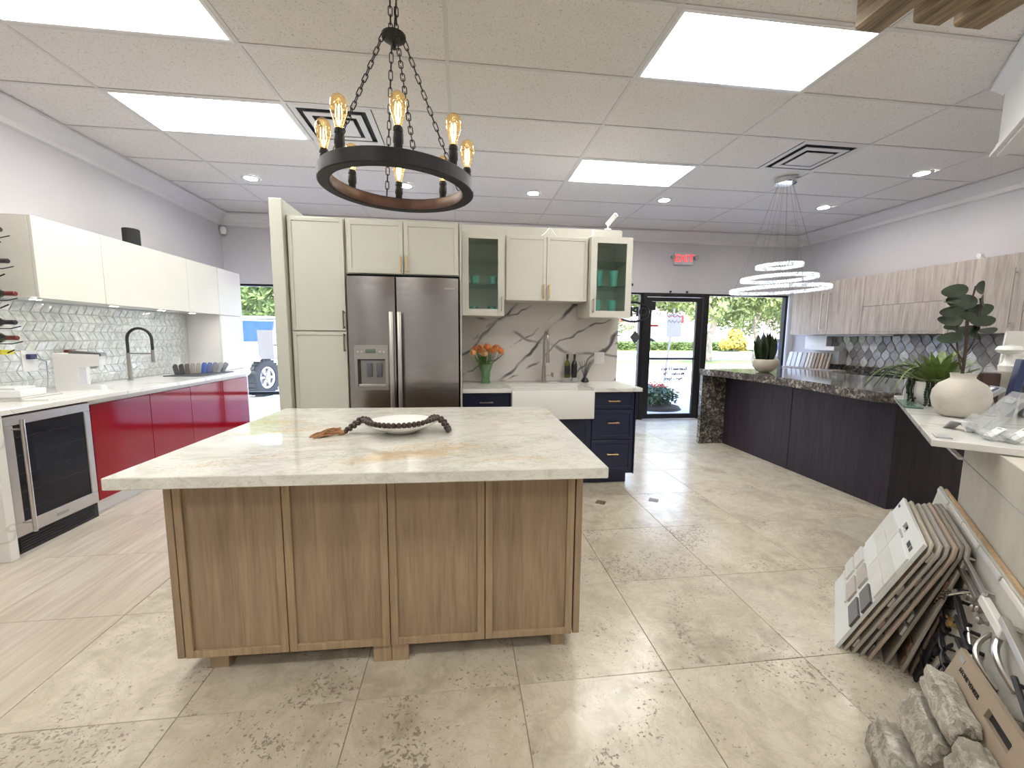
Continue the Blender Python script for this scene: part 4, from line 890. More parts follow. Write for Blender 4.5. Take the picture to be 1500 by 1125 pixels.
# glass fronted cabinets
def glasscab(x0, x1, lb, hx, gl_mat):
    o = thing('glass_cabinet', lb, 'cabinet', ((x0+x1)/2, 3.95, 1.56), 0, 'glass door cabinets over the sink run')
    z0, z1, y0, y1 = 1.566, 2.296, 3.785, 4.170
    b = MB().box(x0, x0+.016, y0, y1, z0, z1).box(x1-.016, x1, y0, y1, z0, z1).box(x0+.016, x1-.016, y0, y1, z0, z0+.016).box(x0+.016, x1-.016, y0, y1, z1-.016, z1).box(x0+.016, x1-.016, y1-.01, y1, z0+.016, z1-.016)
    b.build('body', M['cream'], o)
    t = .058
    b = MB().box(x0, x0+t, 3.76, 3.782, z0-.003, z1, .0015).box(x1-t, x1, 3.76, 3.782, z0-.003, z1, .0015).box(x0+t, x1-t, 3.76, 3.782, z0-.003, z0+t, .0015).box(x0+t, x1-t, 3.76, 3.782, z1-t, z1, .0015)
    d = b.build('door', M['cream'], o); MB().box(x0+t, x1-t, 3.769, 3.773, z0+t, z1-t).build('glass_pane', M['cabglass'], d)
    pull(d, hx, 1.605, 1.735, 3.76, M['nickel'])
    for z in (1.845, 2.07): MB().box(x0+.017, x1-.017, 3.80, 4.158, z, z+.012).build('shelf', M['shelfglass'], o)
    return o
glasscab(.010, .388, 'glass door cabinet beside the refrigerator holding low green tumblers', .362, None)
glasscab(1.188, 1.585, 'glass door cabinet at the right end holding tall teal tumblers', 1.216, None)
gi = 0
for (xs, tall, gp) in (((.115, .285), False, 'low green tumblers'), ((1.29, 1.44), True, 'tall teal tumblers')):
    for zi, z in enumerate((1.582, 1.857)):
        for k, xx in enumerate(xs):
            h = .15 if tall else .07; rr = .043 if tall else .042
            xx = xx + (.01*zi)
            b = MB().lathe([(0, 0), (rr*.8, 0), (rr, h), (rr-.003, h), (rr*.8-.003, .008), (0, .008)], (xx, 3.88, z+.0005), 24)
            lb = '%s tumbler on the %s shelf, %s one, in the %s glass cabinet' % ('tall teal' if tall else 'low green', 'upper' if zi else 'lower', ('left', 'right')[k], 'right' if tall else 'left')
            tag(b.build('tumbler', M['aqua']), lb, 'glass', gp)
mc = thing('wall_cabinet', 'pale two door wall cabinet above the sink faucet', 'cabinet', (.79, 4.0, 1.71), 0)
MB().box(.392, 1.184, 3.855, 4.17, 1.718, 2.30).build('body', M['cream'], mc)
d = shaker('door', mc, .412, .785, 1.712, 2.292, 3.83, M['cream'], .03, .006); pull(d, .762, 1.73, 1.86, 3.83, M['brass'])
d = shaker('door', mc, .789, 1.178, 1.712, 2.292, 3.83, M['cream'], .03, .006); pull(d, .812, 1.73, 1.86, 3.83, M['brass'])
# faucet
fx, fy = .825, 4.07
f2 = thing('gooseneck_faucet', 'brushed nickel gooseneck faucet behind the farmhouse sink', 'faucet', (fx, fy, .92))
MB().cyl((fx, fy, .92), (fx, fy, .93), .028, n=20).cyl((fx, fy, .93), (fx, fy, 1.09), .020, .018, 20).build('stem', M['nickel'], f2)
ap = [(fx, fy, 1.08), (fx, fy, 1.33)] + [(fx+.004, fy-.075+.075*math.cos(a), 1.34+.085*math.sin(a)) for a in [PI*i/10 for i in range(1, 10)]] + [(fx+.008, fy-.15, 1.33), (fx+.008, fy-.15, 1.22)]
MB().tube(ap, .012, 12).build('spout', M['nickel'], f2); MB().cyl((fx+.008, fy-.15, 1.24), (fx+.008, fy-.15, 1.13), .015, .017, 14).build('spray_head', M['nickel'], f2)
MB().cyl((fx+.015, fy, .99), (fx+.085, fy, .99), .009, n=10).box(fx+.075, fx+.10, fy-.012, fy+.012, .975, 1.02, .004).build('lever', M['nickel'], f2)
# bottles on clear stand
tag(MB().box(1.03, 1.19, 4.06, 4.14, .921, .965, .003).build('bottle_stand', M['acrylic']), 'clear acrylic stand under the two oil bottles', 'stand')
for i, (xx, gm, lb) in enumerate(((1.075, plain('olive_glass', (.10, .11, .015), .1), 'olive oil bottle with black label behind the sink'), (1.15, M['bottle'], 'dark vinegar bottle with black label behind the sink'))):
    o = thing('oil_bottle', lb, 'bottle', (xx, 4.10, .9655))
    MB().lathe([(0, 0), (.027, 0), (.028, .004), (.028, .14), (.02, .165), (.010, .18), (.010, .20)], (xx, 4.10, .9655), 20).build('glass', gm, o)
    MB().cyl((xx, 4.10, 1.163), (xx, 4.10, 1.205), .0125, n=14).build('cap', M['black'], o)
    MB().lathe([(.0285, .03), (.0288, .032), (.0288, .12), (.0285, .122)], (xx, 4.10, .9655), 20).build('label', M['ink'], o)
o = thing('reed_diffuser', 'small dark reed diffuser with black sticks', 'diffuser', (1.26, 4.08, .92))
MB().lathe([(0, 0), (.035, 0), (.04, .01), (.03, .035), (.012, .05), (.012, .065), (0, .065)], (1.26, 4.08, .9205), 20).build('jar', M['black'], o)
b = MB()
for k in range(8): b.cyl((1.26, 4.08, .95), (1.26+.07*math.cos(k*.78), 4.08+.04*math.sin(k*.78), 1.12+.01*(k % 3)), .0018, n=5)
b.build('reeds', M['black'], o)
o = thing('wall_switch', 'white double switch plate on the quartz backsplash', 'switch', (1.437, 4.17, 1.11))
MB().box(1.38, 1.49, 4.165, 4.172, 1.10, 1.225, .003).build('plate', M['ceramic'], o)
for xx in (1.41, 1.46): MB().box(xx-.016, xx+.016, 4.160, 4.166, 1.13, 1.195, .002).build('rocker', M['paper'], o)
# tulips
VX, VY = .235, 4.02
vs_ = MB().lathe([(0, 0), (.045, 0), (.047, .01), (.040, .05), (.048, .12), (.072, .19), (.069, .19), (.045, .12), (.036, .05), (.04, .012), (0, .012)], (VX, VY, .921), 32)
tag(vs_.build('glass_vase', M['gglass']), 'green tinted flared glass vase holding tulips', 'vase')
for k in range(16):
    a = 2.4*k; rad = .028+.085*math.sqrt(k/16); tx, ty, tz = VX+rad*1.25*math.cos(a), VY-.02+rad*.7*math.sin(a), 1.245-.5*rad+.03*((k*7) % 3)/2
    o = thing('tulip', 'orange tulip in the green glass vase', 'flower', (VX, VY, .94), 0, 'tulips in the glass vase')
    bx, by = VX+.02*math.cos(a+2), VY+.02*math.sin(a+2)
    st_ = [(bx, by, .94), (VX+.2*(tx-VX), VY+.2*(ty-VY), 1.08), (VX+.75*(tx-VX), VY+.75*(ty-VY), tz-.06), (tx, ty, tz)]
    MB().tube(catm(st_, 4), .0032, 6).build('stem', M['tstem'], o)
    tilt = Matrix.Rotation(.7*rad/.12, 4, Vector((-math.sin(a), math.cos(a), 0)))
    b = MB()
    for q in range(6):
        qa = q*PI/3
        base = T((tx, ty, tz)) @ tilt @ RZ(qa)
        vv = [base @ Vector(v) for v in ((.004, 0, 0), (.024, -.015, .018), (.029, -.016, .042), (.012, 0, .072), (.029, .016, .042), (.024, .015, .018), (.034, 0, .030))]
        vv = [b.b.verts.new(v) for v in vv]
        for i3 in range(6): b.b.faces.new((vv[i3], vv[(i3+1) % 6], vv[6]))
    b.build('bloom', M['tulip'] if k % 3 else M['tulip2'], o, ang=80)
def leafmesh(b, base, tip, width, bend=.25, fold=.2, n=6, side=None):
    base = Vector(base); tip = Vector(tip); d = tip-base; L = d.length
    sd = (side or d.cross(Vector((0, 0, 1))))
    if sd.length < 1e-4: sd = Vector((1, 0, 0))
    sd = sd.normalized(); nn = sd.cross(d).normalized()
    Lf = []; Cc = []; Rt = []
    for i in range(n+1):
        t = i/n; w = width*.5*max(0, math.sin(PI*min(1, (.12+.88*t))))**.8 if t < 1 else 0
        p = base+d*t+nn*(bend*L*4*t*(1-t)*.5)
        Cc.append(b.b.verts.new(p)); Lf.append(b.b.verts.new(p+sd*w+nn*fold*w)); Rt.append(b.b.verts.new(p-sd*w+nn*fold*w))
    for i in range(n):
        b.b.faces.new((Cc[i], Cc[i+1], Lf[i+1], Lf[i])); b.b.faces.new((Cc[i], Rt[i], Rt[i+1], Cc[i+1]))
    return b
for k in range(14):
    a = k*2.1; o = thing('tulip_leaf', 'long green tulip leaf in the glass vase', 'leaf', (VX, VY, 1.0), 0, 'loose leaves in the tulip vase')
    rr = .06+.06*((k*5) % 7)/7
    leafmesh(MB(), (VX+.02*math.cos(a), VY+.02*math.sin(a), 1.04), (VX+rr*1.5*math.cos(a), VY-.01+rr*math.sin(a), 1.16+.02*(k % 4)+(.12 if k % 5 == 0 else 0)), .042, .2).build('blade', M['tstem'], o, ang=80)
# security camera
o = thing('security_camera', 'small white camera on a stand above the glass cabinet', 'camera', (1.50, 4.2, 2.47))
MB().cyl((1.50, 4.22, 2.47), (1.50, 4.22, 2.485), .035, n=18).tube([(1.50, 4.22, 2.485), (1.50, 4.22, 2.52), (1.51, 4.20, 2.54)], .009, 8).build('stand', M['ceramic'], o)
MB().cyl((1.495, 4.22, 2.53), (1.545, 4.12, 2.60), .024, n=18).build('head', M['ceramic'], o); MB().cyl((1.544, 4.122, 2.598), (1.547, 4.116, 2.602), .019, n=16).build('lens', M['black'], o)
for i, (x0, x1) in enumerate(((.78, .92), (1.24, 1.31))):
    tag(MB().tube(catm([(x0-.04, 3.86, 2.305), (x0, 3.9, 2.34), ((x0+x1)/2, 4.0, 2.41), (x1, 4.05, 2.35), (x1+.05, 4.08, 2.31)], 5), .004, 6).build('loose_wire', M['ceramic']), ('white wire looping over the two door wall cabinet', 'white wire beside the right glass cabinet top')[i], 'wire')
# ================================================================== RIGHT: BAR ISLAND, WALL RUN
bi = thing('bar_island', 'dark plum veneer bar island at the right', 'island', (3.9, 3.9, 0))
MB().box(3.43, 4.35, 2.82, 4.954, 0, .904, .002).build('body', M['dark_wood'], bi)
MB().box(3.426, 3.4305, 3.86, 3.866, 0, .90).build('panel_joint', M['gap'], bi)
cv = catm([(3.085, 5.02, 0), (3.16, 4.75, 0), (3.22, 4.3, 0), (3.245, 3.9, 0), (3.215, 3.45, 0), (3.15, 3.0, 0), (3.11, 2.72, 0)], 6)
bt = thing('bar_countertop', 'dark speckled granite bar top with waterfall leg', 'countertop', (3.7, 3.9, 0))
MB().prism([(p.x, p.y) for p in cv]+[(3.2, 2.64), (3.4, 2.60), (4.42, 2.60), (4.42, 5.02)], .905, .985, .004).build('slab', M['granite'], bt)
MB().box(3.10, 4.35, 4.955, 5.015, 0, .905, .002).build('waterfall_leg', M['granite'], bt)
o = thing('scalloped_bowl', 'ivory scalloped bowl on the dark granite bar', 'planter', (3.56, 4.45, .985)); BWP = (3.56, 4.45, .9855)
sc_ = lambda a, z: 1+(.035*abs(math.cos(4*a)) if z > .02 else 0)
MB().lathe([(0, 0), (.05, 0), (.09, .02), (.125, .07), (.138, .12), (.134, .15), (.128, .155), (.122, .15), (.125, .13), (.10, .12), (0, .12)], BWP, 64, wob=sc_).build('bowl', M['stoneware'], o)
MB().lathe([(0, .130), (.118, .130)], BWP, 24).build('soil', M['soil'], o)
sp_ = thing('snake_plant', 'dark snake plant growing in the ivory scalloped bowl', 'plant', (3.56, 4.45, 1.09))
random.seed(11)
for k in range(18):
    a = 2*PI*k/18*2.62; rr = .015+.085*((k*7) % 18)/18; h = .36-1.0*rr*.9+.06*random.random(); le = .25+rr*1.3
    bx, by = BWP[0]+rr*math.cos(a), BWP[1]+rr*.9*math.sin(a)
    leafmesh(MB(), (bx, by, 1.115), (bx+le*.55*rr*6*math.cos(a)*.5, by+le*.3*math.sin(a)*rr*3, 1.10+h*.94), .080, .05, .25, 6, side=Vector((-math.sin(a+.5), math.cos(a+.5), 0)) if k % 2 else Vector((1, .2, 0))).build('leaf', M['leaf_snake'], sp_, ang=80)
# right wall base run and counter
rb_l = ['dark base cabinet on the right wall next to the window', 'dark base cabinet in the middle of the right wall run', 'dark base cabinet at the near end of the right wall run']
for i, (y0, y1) in enumerate(((5.3, 6.3), (4.3, 5.298), (3.2, 4.298))):
    o = thing('base_cabinet', rb_l[i], 'cabinet', (5.35, (y0+y1)/2, 0), 0, 'dark base cabinets on the right wall')
    MB().box(5.12, 5.69, y0, y1, .1, .878).build('body', M['dark_wood'], o); MB().box(5.18, 5.69, y0, y1, 0, .1).build('toe_kick', M['black'], o)
    MB().box(5.10, 5.118, y0+.002, (y0+y1)/2-.002, .105, .87).build('door', M['dark_wood'], o); MB().box(5.10, 5.118, (y0+y1)/2+.002, y1-.002, .105, .87).build('door', M['dark_wood'], o)
rc = thing('granite_counter', 'dark granite counter along the right wall', 'countertop', (5.38, 4.7, .88))
MB().box(5.06, 5.695, 3.15, 6.32, .88, .92, .003).build('slab', M['granite'], rc)
MB().box(5.675, 5.695, 3.15, 6.32, .921, 1.0, .002).build('upstand', M['granite'], rc)
ck = thing('cooktop', 'flat black cooktop on the right wall counter', 'cooktop', (5.35, 4.5, .92)); MB().box(5.12, 5.60, 4.1, 4.85, .9205, .928, .003).build('glass_plate', M['darkglass'], ck)
for (xx, yy) in ((5.25, 4.3), (5.25, 4.66), (5.48, 4.3), (5.48, 4.66)): MB().lathe([(.06, .0), (.08, .0), (.08, .006), (.06, .006), (.06, 0)], (xx, yy, .9285), 24).build('burner', M['blackm'], ck)
# uppers
ub = [6.15, 5.50, 4.965, 3.95, 3.36, 2.7, 2.0]
ulb = ['taupe wall cabinet beside the window', 'taupe wall cabinet second from the window', 'wide taupe lift up wall cabinet with two stacked doors', 'taupe wall cabinet with a tall bar handle behind the plants', 'taupe wall cabinet cut by the right edge of the photo', 'taupe wall cabinet nearest the photographer']
hY = [5.575, 5.455, None, 3.435, 3.30, 2.1]
for i in range(6):
    y1, y0 = ub[i], ub[i+1]
    o = thing('wall_cabinet', ulb[i], 'cabinet', (5.5, (y0+y1)/2, 1.45), 0, 'taupe wall cabinets on the right wall')
    MB().box(5.352, 5.695, y0+.001, y1-.001, 1.455, 2.215).build('body', M['taupe_wood'], o)
    if i == 2:
        for (z0, z1) in ((1.45, 1.815), (1.819, 2.22)): MB().box(5.33, 5.35, y0+.0015, y1-.0015, z0, z1, .001).build('door', M['taupe_wood'], o)
        MB().box(5.30, 5.308, 4.04, 4.78, 1.488, 1.496, .001).box(5.308, 5.33, 4.06, 4.07, 1.488, 1.496).box(5.308, 5.33, 4.75, 4.76, 1.488, 1.496).build('handle', M['nickel'], o)
    else:
        MB().box(5.33, 5.35, y0+.0015, y1-.0015, 1.45, 2.22, .001).build('door', M['taupe_wood'], o)
        h = hY[i]; b = MB().cyl((5.295, h, 1.505), (5.295, h, 2.08), .006, n=10)
        for z in (1.55, 2.035): b.cyl((5.295, h, z), (5.33, h, z), .004, n=6)
        b.build('handle', M['nickel'], o)
tag(MB().box(5.36, 5.45, 4.55, 5.70, 1.425, 1.449, .003).build('under_cabinet_light', M['grey']), 'slim dark strip light under the taupe wall cabinets', 'light')
tag(MB().cyl((5.40, 3.79, 2.222), (5.40, 3.79, 2.25), .03, n=14).cyl((5.37, 3.79, 2.26), (5.41, 3.79, 2.265), .022, n=14).build('wall_camera', M['ceramic']), 'tiny white camera on top of the taupe wall cabinets', 'camera')
# lantern tiles: elongated wavy lozenges, each its own piece
wr = thing('lantern_backsplash', 'grey lantern tile backsplash on the right wall', 'backsplash', (XR, 4.4, .92))
MB().box(XR-.006, XR-.0005, 2.6, 6.1, .9205, 1.4495).build('backsplash_bed', M['grout'], wr)
tw2, th2 = .118, .215
def lantern(mat):
    b = MB(); g = .0025; out = []
    for q in range(4):
        c = [(0, th2/2-g*1.5), (tw2/2-g, 0), (0, -th2/2+g*1.5), (-tw2/2+g, 0)]
        p0 = Vector((*c[q], 0)); p1 = Vector((*c[(q+1) % 4], 0)); d = p1-p0; nn = Vector((d.y, -d.x, 0)).normalized()
        for k in range(5):
            t = k/5; out.append(p0+d*t+nn*(.006*math.sin(2*PI*t)*(-1 if q % 2 else 1)))
    A = [b.b.verts.new((0, p.x, p.y)) for p in out]; B = [b.b.verts.new((-.006, p.x, p.y)) for p in out]; C = [b.b.verts.new((-.009, p.x*.93, p.y*.95)) for p in out]; n = len(out)
    for L0, L1 in ((A, B), (B, C)):
        for i in range(n): b.b.faces.new((L0[i], L0[(i+1) % n], L1[(i+1) % n], L1[i]))
    b.b.faces.new(C); o = b.build('m', mat, flat=True); me = o.data; off = Vector(o.location); bpy.data.objects.remove(o); return me, off
lm = [lantern(mm) for mm in M['harle']]
random.seed(5); cnt = 0
for r_ in range(1, 6):
    for c_ in range(0, 30):
        z = .955+r_*th2/2; y = 2.66+c_*tw2+(tw2/2 if r_ % 2 else 0)
        if z+th2/2 > 1.50 or y > 6.02: continue
        k = random.choices((0, 1, 2), (6, 4, 3))[0]; me, off = lm[k]
        place(None, wr, me, T((XR-.0065, y, z)) @ RZ(random.uniform(-.03, .03)) @ RY(random.uniform(-.04, .04)) @ T(off), 'lantern_tile')
# things on the right counter
cl = [(.62, .64, .68), (.60, .61, .64), (.62, .64, .67), (.42, .42, .44), (.55, .52, .47), (.45, .41, .36), (.25, .19, .13), (.20, .14, .09), (.30, .21, .13), (.16, .12, .08), (.24, .18, .12)]
cnm = ['white', 'off white', 'pale grey', 'mid grey', 'cream', 'beige', 'brown', 'dark brown', 'tan', 'espresso', 'chestnut']
yy = 6.26
rk2 = thing('sample_stand', 'low wooden rack holding a row of cabinet door samples', 'rack', (5.45, 5.8, .92))
MB().box(5.34, 5.56, 5.33, 6.29, .9205, .935, .002).build('base', M['taupe_wood'], rk2)
for i, c in enumerate(cl):
    w = .075 if i < 4 else .05
    b = MB().box(-.014, .014, -w/2+.004, w/2-.004, 0, .24, .003).xf(T((5.40, yy-w/2, .936)) @ RY(.22) @ RZ(.1))
    tag(b.build('door_sample', plain('door_sample_%d' % i, c, .4)), '%s cabinet door sample standing in the rack on the right counter' % cnm[i], 'sample', 'door samples on the right counter')
    yy -= w + (.018 if i < 4 else .012)
tag(MB().box(5.58, 5.675, 5.72, 6.12, 1.22, 1.44, .003).build('white_carton', M['paper']), 'larger white carton standing behind the door samples', 'box')
tag(MB().box(5.54, 5.67, 5.45, 5.98, 1.0105, 1.2195, .003).build('stacked_carton', M['lgrey']), 'grey carton on the counter behind the door samples', 'box')
tag(MB().box(5.42, 5.575, 5.42, 5.86, 1.215, 1.275, .003).build('flat_white_box', M['paper']), 'long flat white box lying on top of the door samples', 'box')

# ================================================================== 45 DEGREE DISPLAY WALL (local s, t, z)
def SB(*a, **k): return MB().box(*a, **k).xf(ST)
def stp(s, t, z): return ST @ Vector((s, t, z))
dwl = thing('display_wall', 'cream textured low display wall below the marble ledge', 'wall panel', tuple(stp(.9, 2.2, 0)))
SB(.52, .60, .9, 2.80, 0, .948, bev=.002).build('panel', M['cream_panel'], dwl)
SB(.60, 1.5, 2.62, 2.80, 0, .948).build('return_panel', M['cream_panel'], dwl)
SB(.518, .5205, .9, 2.80, .815, .8185).build('joint_strip', M['grey'], dwl, label='thin grey joint line across the panel')
SB(.503, .52, 2.801, 3.09, .812, .824).build('batten', M['ceramic'], dwl, label='white batten running past the panel end')
lg = thing('marble_ledge', 'white and grey marble ledge top at the right', 'ledge', tuple(stp(.9, 3.1, .95)))
b = MB().prism([(.335, 2.30), (1.7, 2.30), (1.7, 4.0), (.365, 4.0)], .951, .980, .003).xf(ST); b.build('slab', M['marble_ledge'], lg)
sup = SB(.80, 1.6, 2.85, 3.95, 0, .950); sup.build('support_box', M['dark_wood'], lg)
# vase with branch
VP = stp(.535, 3.09, .9805)
vs2 = MB().lathe([(0, 0), (.06, 0), (.080, .012), (.102, .05), (.111, .092), (.107, .135), (.087, .170), (.056, .192), (.046, .201), (.048, .218), (.051, .225), (.044, .225), (.040, .205), (0, .19)], tuple(VP), 48)
tag(vs2.build('round_vase', M['clay'], ang=70), 'large round chalky vase on the marble ledge', 'vase')
rub = thing('rubber_plant_branch', 'tall branch with big round dark leaves in the chalky vase', 'plant', tuple(VP+Vector((0, 0, .18))))
U = Vector((math.cos(yaw), -math.sin(yaw), 0)); V0 = VP+Vector((-.02, 0, .245))
def pp(dx, dz, dy=0): return V0+U*dx+Vector((0, 0, dz))+Vector((U.y*-1, U.x, 0))*dy
b = MB(); st1 = catm([pp(.01, -.07), pp(.01, .12), pp(.0, .27), pp(.02, .42)], 5); b.tube(st1, [.007]*10+[.004]*(len(st1)-10), 7)
for q in ([pp(0, .0), pp(-.04, .14), pp(-.05, .25), pp(-.06, .28)], [pp(.005, .06), pp(.05, .16), pp(.06, .3), pp(.05, .36)], [pp(0, .05), pp(-.03, .12, .03), pp(-.07, .18, .05)]): b.tube(catm(q, 4), .004, 6)
b.build('stem', M['stemb'], rub)
def roundleaf(c, rad, nrm, ax, mat, par, asp=.72, nm='leaf'):
    nrm = Vector(nrm).normalized(); ax = Vector(ax); ax = (ax-nrm*ax.dot(nrm)).normalized(); sd = nrm.cross(ax); b = MB(); n = 18
    cen = b.b.verts.new(c+ax*rad*.1-nrm*rad*.10); mid = []; ring = []
    for i in range(n):
        a = 2*PI*i/n; x_, y_ = math.cos(a), math.sin(a)*asp*(1-.18*math.cos(a))
        mid.append(b.b.verts.new(c+ax*x_*rad*.55+sd*y_*rad*.55-nrm*rad*.06)); ring.append(b.b.verts.new(c+ax*x_*rad+sd*y_*rad+nrm*rad*.10*math.cos(2*a)))
    for i in range(n):
        j = (i+1) % n; b.b.faces.new((cen, mid[i], mid[j])); b.b.faces.new((mid[i], ring[i], ring[j], mid[j]))
    return b.build(nm, mat, par, ang=80)
F_ = Vector((-.6, -.7, .1))
lv = [(-.085, .395, .050, (-1, .0), F_+Vector((0, 0, .3)), 'd'), (-.025, .345, .058, (-.6, .2), F_+Vector((0, 0, .2)), 'd'), (.028, .41, .036, (.4, 1), F_+Vector((.6, 0, 0)), 'g'), (.068, .345, .036, (.2, -1), F_+Vector((.9, 0, 0)), 'g'), (.072, .30, .054, (1, .15), F_+Vector((0, 0, .3)), 'd'),
      (-.105, .29, .045, (-1, .1), F_+Vector((0, 0, .4)), 'd'), (-.09, .25, .048, (-1, .3), F_+Vector((.2, 0, .5)), 'g'), (-.045, .24, .038, (-.4, -.8), F_, 'd'), (.05, .25, .045, (1, -.1), F_+Vector((0, 0, .5)), 'd'), (.085, .245, .05, (1, .25), F_+Vector((0, 0, 1.2)), 'g'),
      (.02, .205, .055, (1, -.05), F_+Vector((0, 0, 1.4)), 'd'), (-.10, .16, .052, (-1, -.1), F_+Vector((0, 0, .9)), 'd'), (.05, .19, .040, (.3, -1), F_+Vector((.7, 0, 0)), 'g'), (-.06, .22, .035, (-.7, -.3), F_+Vector((0, 0, .8)), 'g'), (-.11, .34, .035, (-1, .3), F_+Vector((0, 0, 2.5)), 'd'), (.10, .20, .05, (1, .05), F_+Vector((0, 0, 2.2)), 'g'), (.0, .30, .032, (.2, 1), F_, 'd'), (-.02, .27, .03, (-1, .4), F_, 'd')]
for i, (dx, dz, rd_, ax, nn, cc_) in enumerate(lv):
    roundleaf(pp(dx, dz, .02*math.sin(i*2.1)), rd_, nn, U*ax[0]+Vector((0, 0, ax[1])), M['leaf_dark'] if cc_ == 'd' else M['leaf_grey'], rub)
# pot with fan plant and trailing succulents
PP = stp(.50, 3.52, .9805)
tag(MB().lathe([(0, 0), (.05, 0), (.085, .03), (.10, .075), (.10, .12), (.095, .145), (.088, .145), (.09, .12), (0, .11)], tuple(PP), 40).build('white_pot', M['ceramic']), 'white ceramic pot behind the round chalky vase', 'pot')
fp = thing('spider_plant', 'bright green fan leaved plant spilling from the white pot', 'plant', tuple(PP+Vector((0, 0, .12))))
random.seed(3); cpt = PP+Vector((0, 0, .10))
for k in range(64):
    a = 2.4*k; el = .12+1.2*((k*37) % 64)/64; L = random.uniform(.20, .30)
    tip = cpt+Vector((math.cos(a)*math.cos(el)*L, math.sin(a)*math.cos(el)*L, math.sin(el)*L*.85+.02))
    leafmesh(MB(), cpt+Vector((math.cos(a)*.02, math.sin(a)*.02, 0)), tip, random.uniform(.038, .052), .16, .3, 6).build('leaf', M['leaf_green'], fp, ang=80)
for k in range(16):
    a = PI*.75+random.uniform(-1.3, 1.3); L = random.uniform(.25, .38); q = [cpt, cpt+Vector((math.cos(a)*L*.35, math.sin(a)*L*.35, .13)), cpt+Vector((math.cos(a)*L*.75, math.sin(a)*L*.75, .11)), cpt+Vector((math.cos(a)*L, math.sin(a)*L, .0))]
    MB().tube(catm(q, 4), .0022, 4).build('grass_blade', M['leaf_green'] if k % 2 else M['leaf_dark'], fp)
sc2 = thing('trailing_succulent', 'dark trailing succulent strands hanging over the white pot', 'plant', tuple(PP+Vector((0, 0, .1))))
for k, (ds, dt) in enumerate(((-.095, -.03), (-.10, .03), (-.04, -.10), (-.02, -.105), (-.11, -.0))):
    p0 = PP+(ST.to_3x3() @ Vector((ds, dt, .15))); b = MB(); L = (.11, .13, .14, .12, .08)[k]
    for j in range(10):
        z = p0.z-L*j/9
        for s_ in (-1, 1):
            b.sphere((p0.x+s_*.009+.004*math.sin(j), p0.y-.006*s_, z), .0075, 6, 4, 1.3)
    b.tube([p0, p0-Vector((0, 0, L))], .002, 4); b.build('strand', M['leaf_dark'], sc2)
tag(SB(.345, .62, 3.36, 3.56, .9805, .9915, bev=.003).build('glass_tray', M['darkglass']), 'dark green edged glass tile lying on the ledge behind the vase', 'tile') if False else tag(SB(.345, .43, 3.28, 3.62, .9805, .9925, bev=.003).build('glass_tile', clear('green_edge_glass', (.25, .42, .34), .1, .02, .3)), 'green edged glass tile lying at the rim of the ledge', 'tile')
tag(SB(.43, .60, 3.74, 3.765, .9805, 1.10, bev=.002).build('wood_board', M['tan_wood']), 'small pine board standing behind the white pot', 'board')
tag(SB(.385, .42, 3.72, 3.74, .9805, 1.12, bev=.002).build('grey_strip_sample', M['lgrey']), 'narrow grey strip standing at the far end of the ledge', 'sample')
tag(SB(.352, .40, 2.345, 2.43, .9805, .984).build('stone_chip', M['grey']), 'small dark grey stone chip at the ledge corner', 'sample')
# Z shaped stand
b = MB(); q0 = .0
b.extr([(0, 0), (.006, 0), (.040, .036), (.078, .036), (.098, .004), (.104, .004), (.083, .041), (.037, .041)], 'Y', 0, .06); b.xf(ST @ T((.41, 2.64, .981)) @ RZ(-.9))
tag(b.build('bent_card_stand', M['lgrey']), 'folded grey metal card stand in front of the round vase', 'stand')
# card terminal
cdt = thing('card_reader', 'small dark card terminal tilted beside the round vase', 'terminal', tuple(stp(.665, 3.21, .98)))
Q = ST @ T((.655, 3.20, 1.105)) @ RZ(.25) @ RY(-.7)
MB().box(-.042, .042, -.05, .05, -.012, .012, .004).xf(Q).build('case', M['grey'], cdt); MB().box(-.030, .030, -.040, .040, .0122, .0145).xf(Q).build('screen', M['blue'], cdt); MB().box(-.008, .026, -.018, .014, .0147, .016).xf(Q).build('print', M['paper'], cdt)
MB().tube([stp(.672, 3.22, .985), stp(.675, 3.22, 1.05), stp(.66, 3.205, 1.095)], .006, 6).cyl(stp(.672, 3.22, .981), stp(.672, 3.22, .988), .022, n=16).build('stand', M['grey'], cdt)
tag(SB(.650, .715, 3.33, 3.41, .9805, 1.20, bev=.004).build('dark_brown_box', plain('brown_box', (.05, .025, .02), .5)), 'dark brown box behind the card terminal', 'box')
tag(SB(.73, .81, 3.47, 3.55, .9805, 1.205, bev=.004).build('cream_box', M['cream_panel']), 'cream box under the white mushroom shaped knob', 'box')
tag(MB().lathe([(0, 0), (.035, 0), (.038, .03), (.020, .05), (.014, .085), (.018, .095), (.045, .102), (.055, .118), (.045, .138), (0, .147)], tuple(stp(.77, 3.51, 1.2055)), 28).build('knob_figure', M['ceramic']), 'white mushroom shaped knob standing on the cream box', 'ornament')
Q = ST @ T((.845, 3.72, .981)) @ RX(-.10)
tag(MB().prism([(-.075, 0), (.085, 0), (.085, .45), (-.045, .45)], -.012, .012, .003).xf(Q @ RX(PI/2)).build('white_slab_sample', M['marble_ledge']), 'tall pale slab sample leaning at the back of the ledge', 'sample')
tag(SB(.795, .90, 3.27, 3.36, .9805, 1.265, bev=.004).build('grey_box', M['lgrey']), 'pale grey box under the teal tile', 'box')
tag(SB(.80, .89, 3.28, 3.34, 1.2655, 1.36, bev=.003).build('teal_tile', M['teal']), 'teal speckled square tile at the right edge', 'tile')
Q = ST @ T((.742, 3.29, .981)) @ RY(.10)
tag(MB().box(-.014, .014, -.05, .05, 0, .30, .004).xf(Q).build('blue_box', M['blue']), 'dark navy box standing behind the brochure holder', 'box')
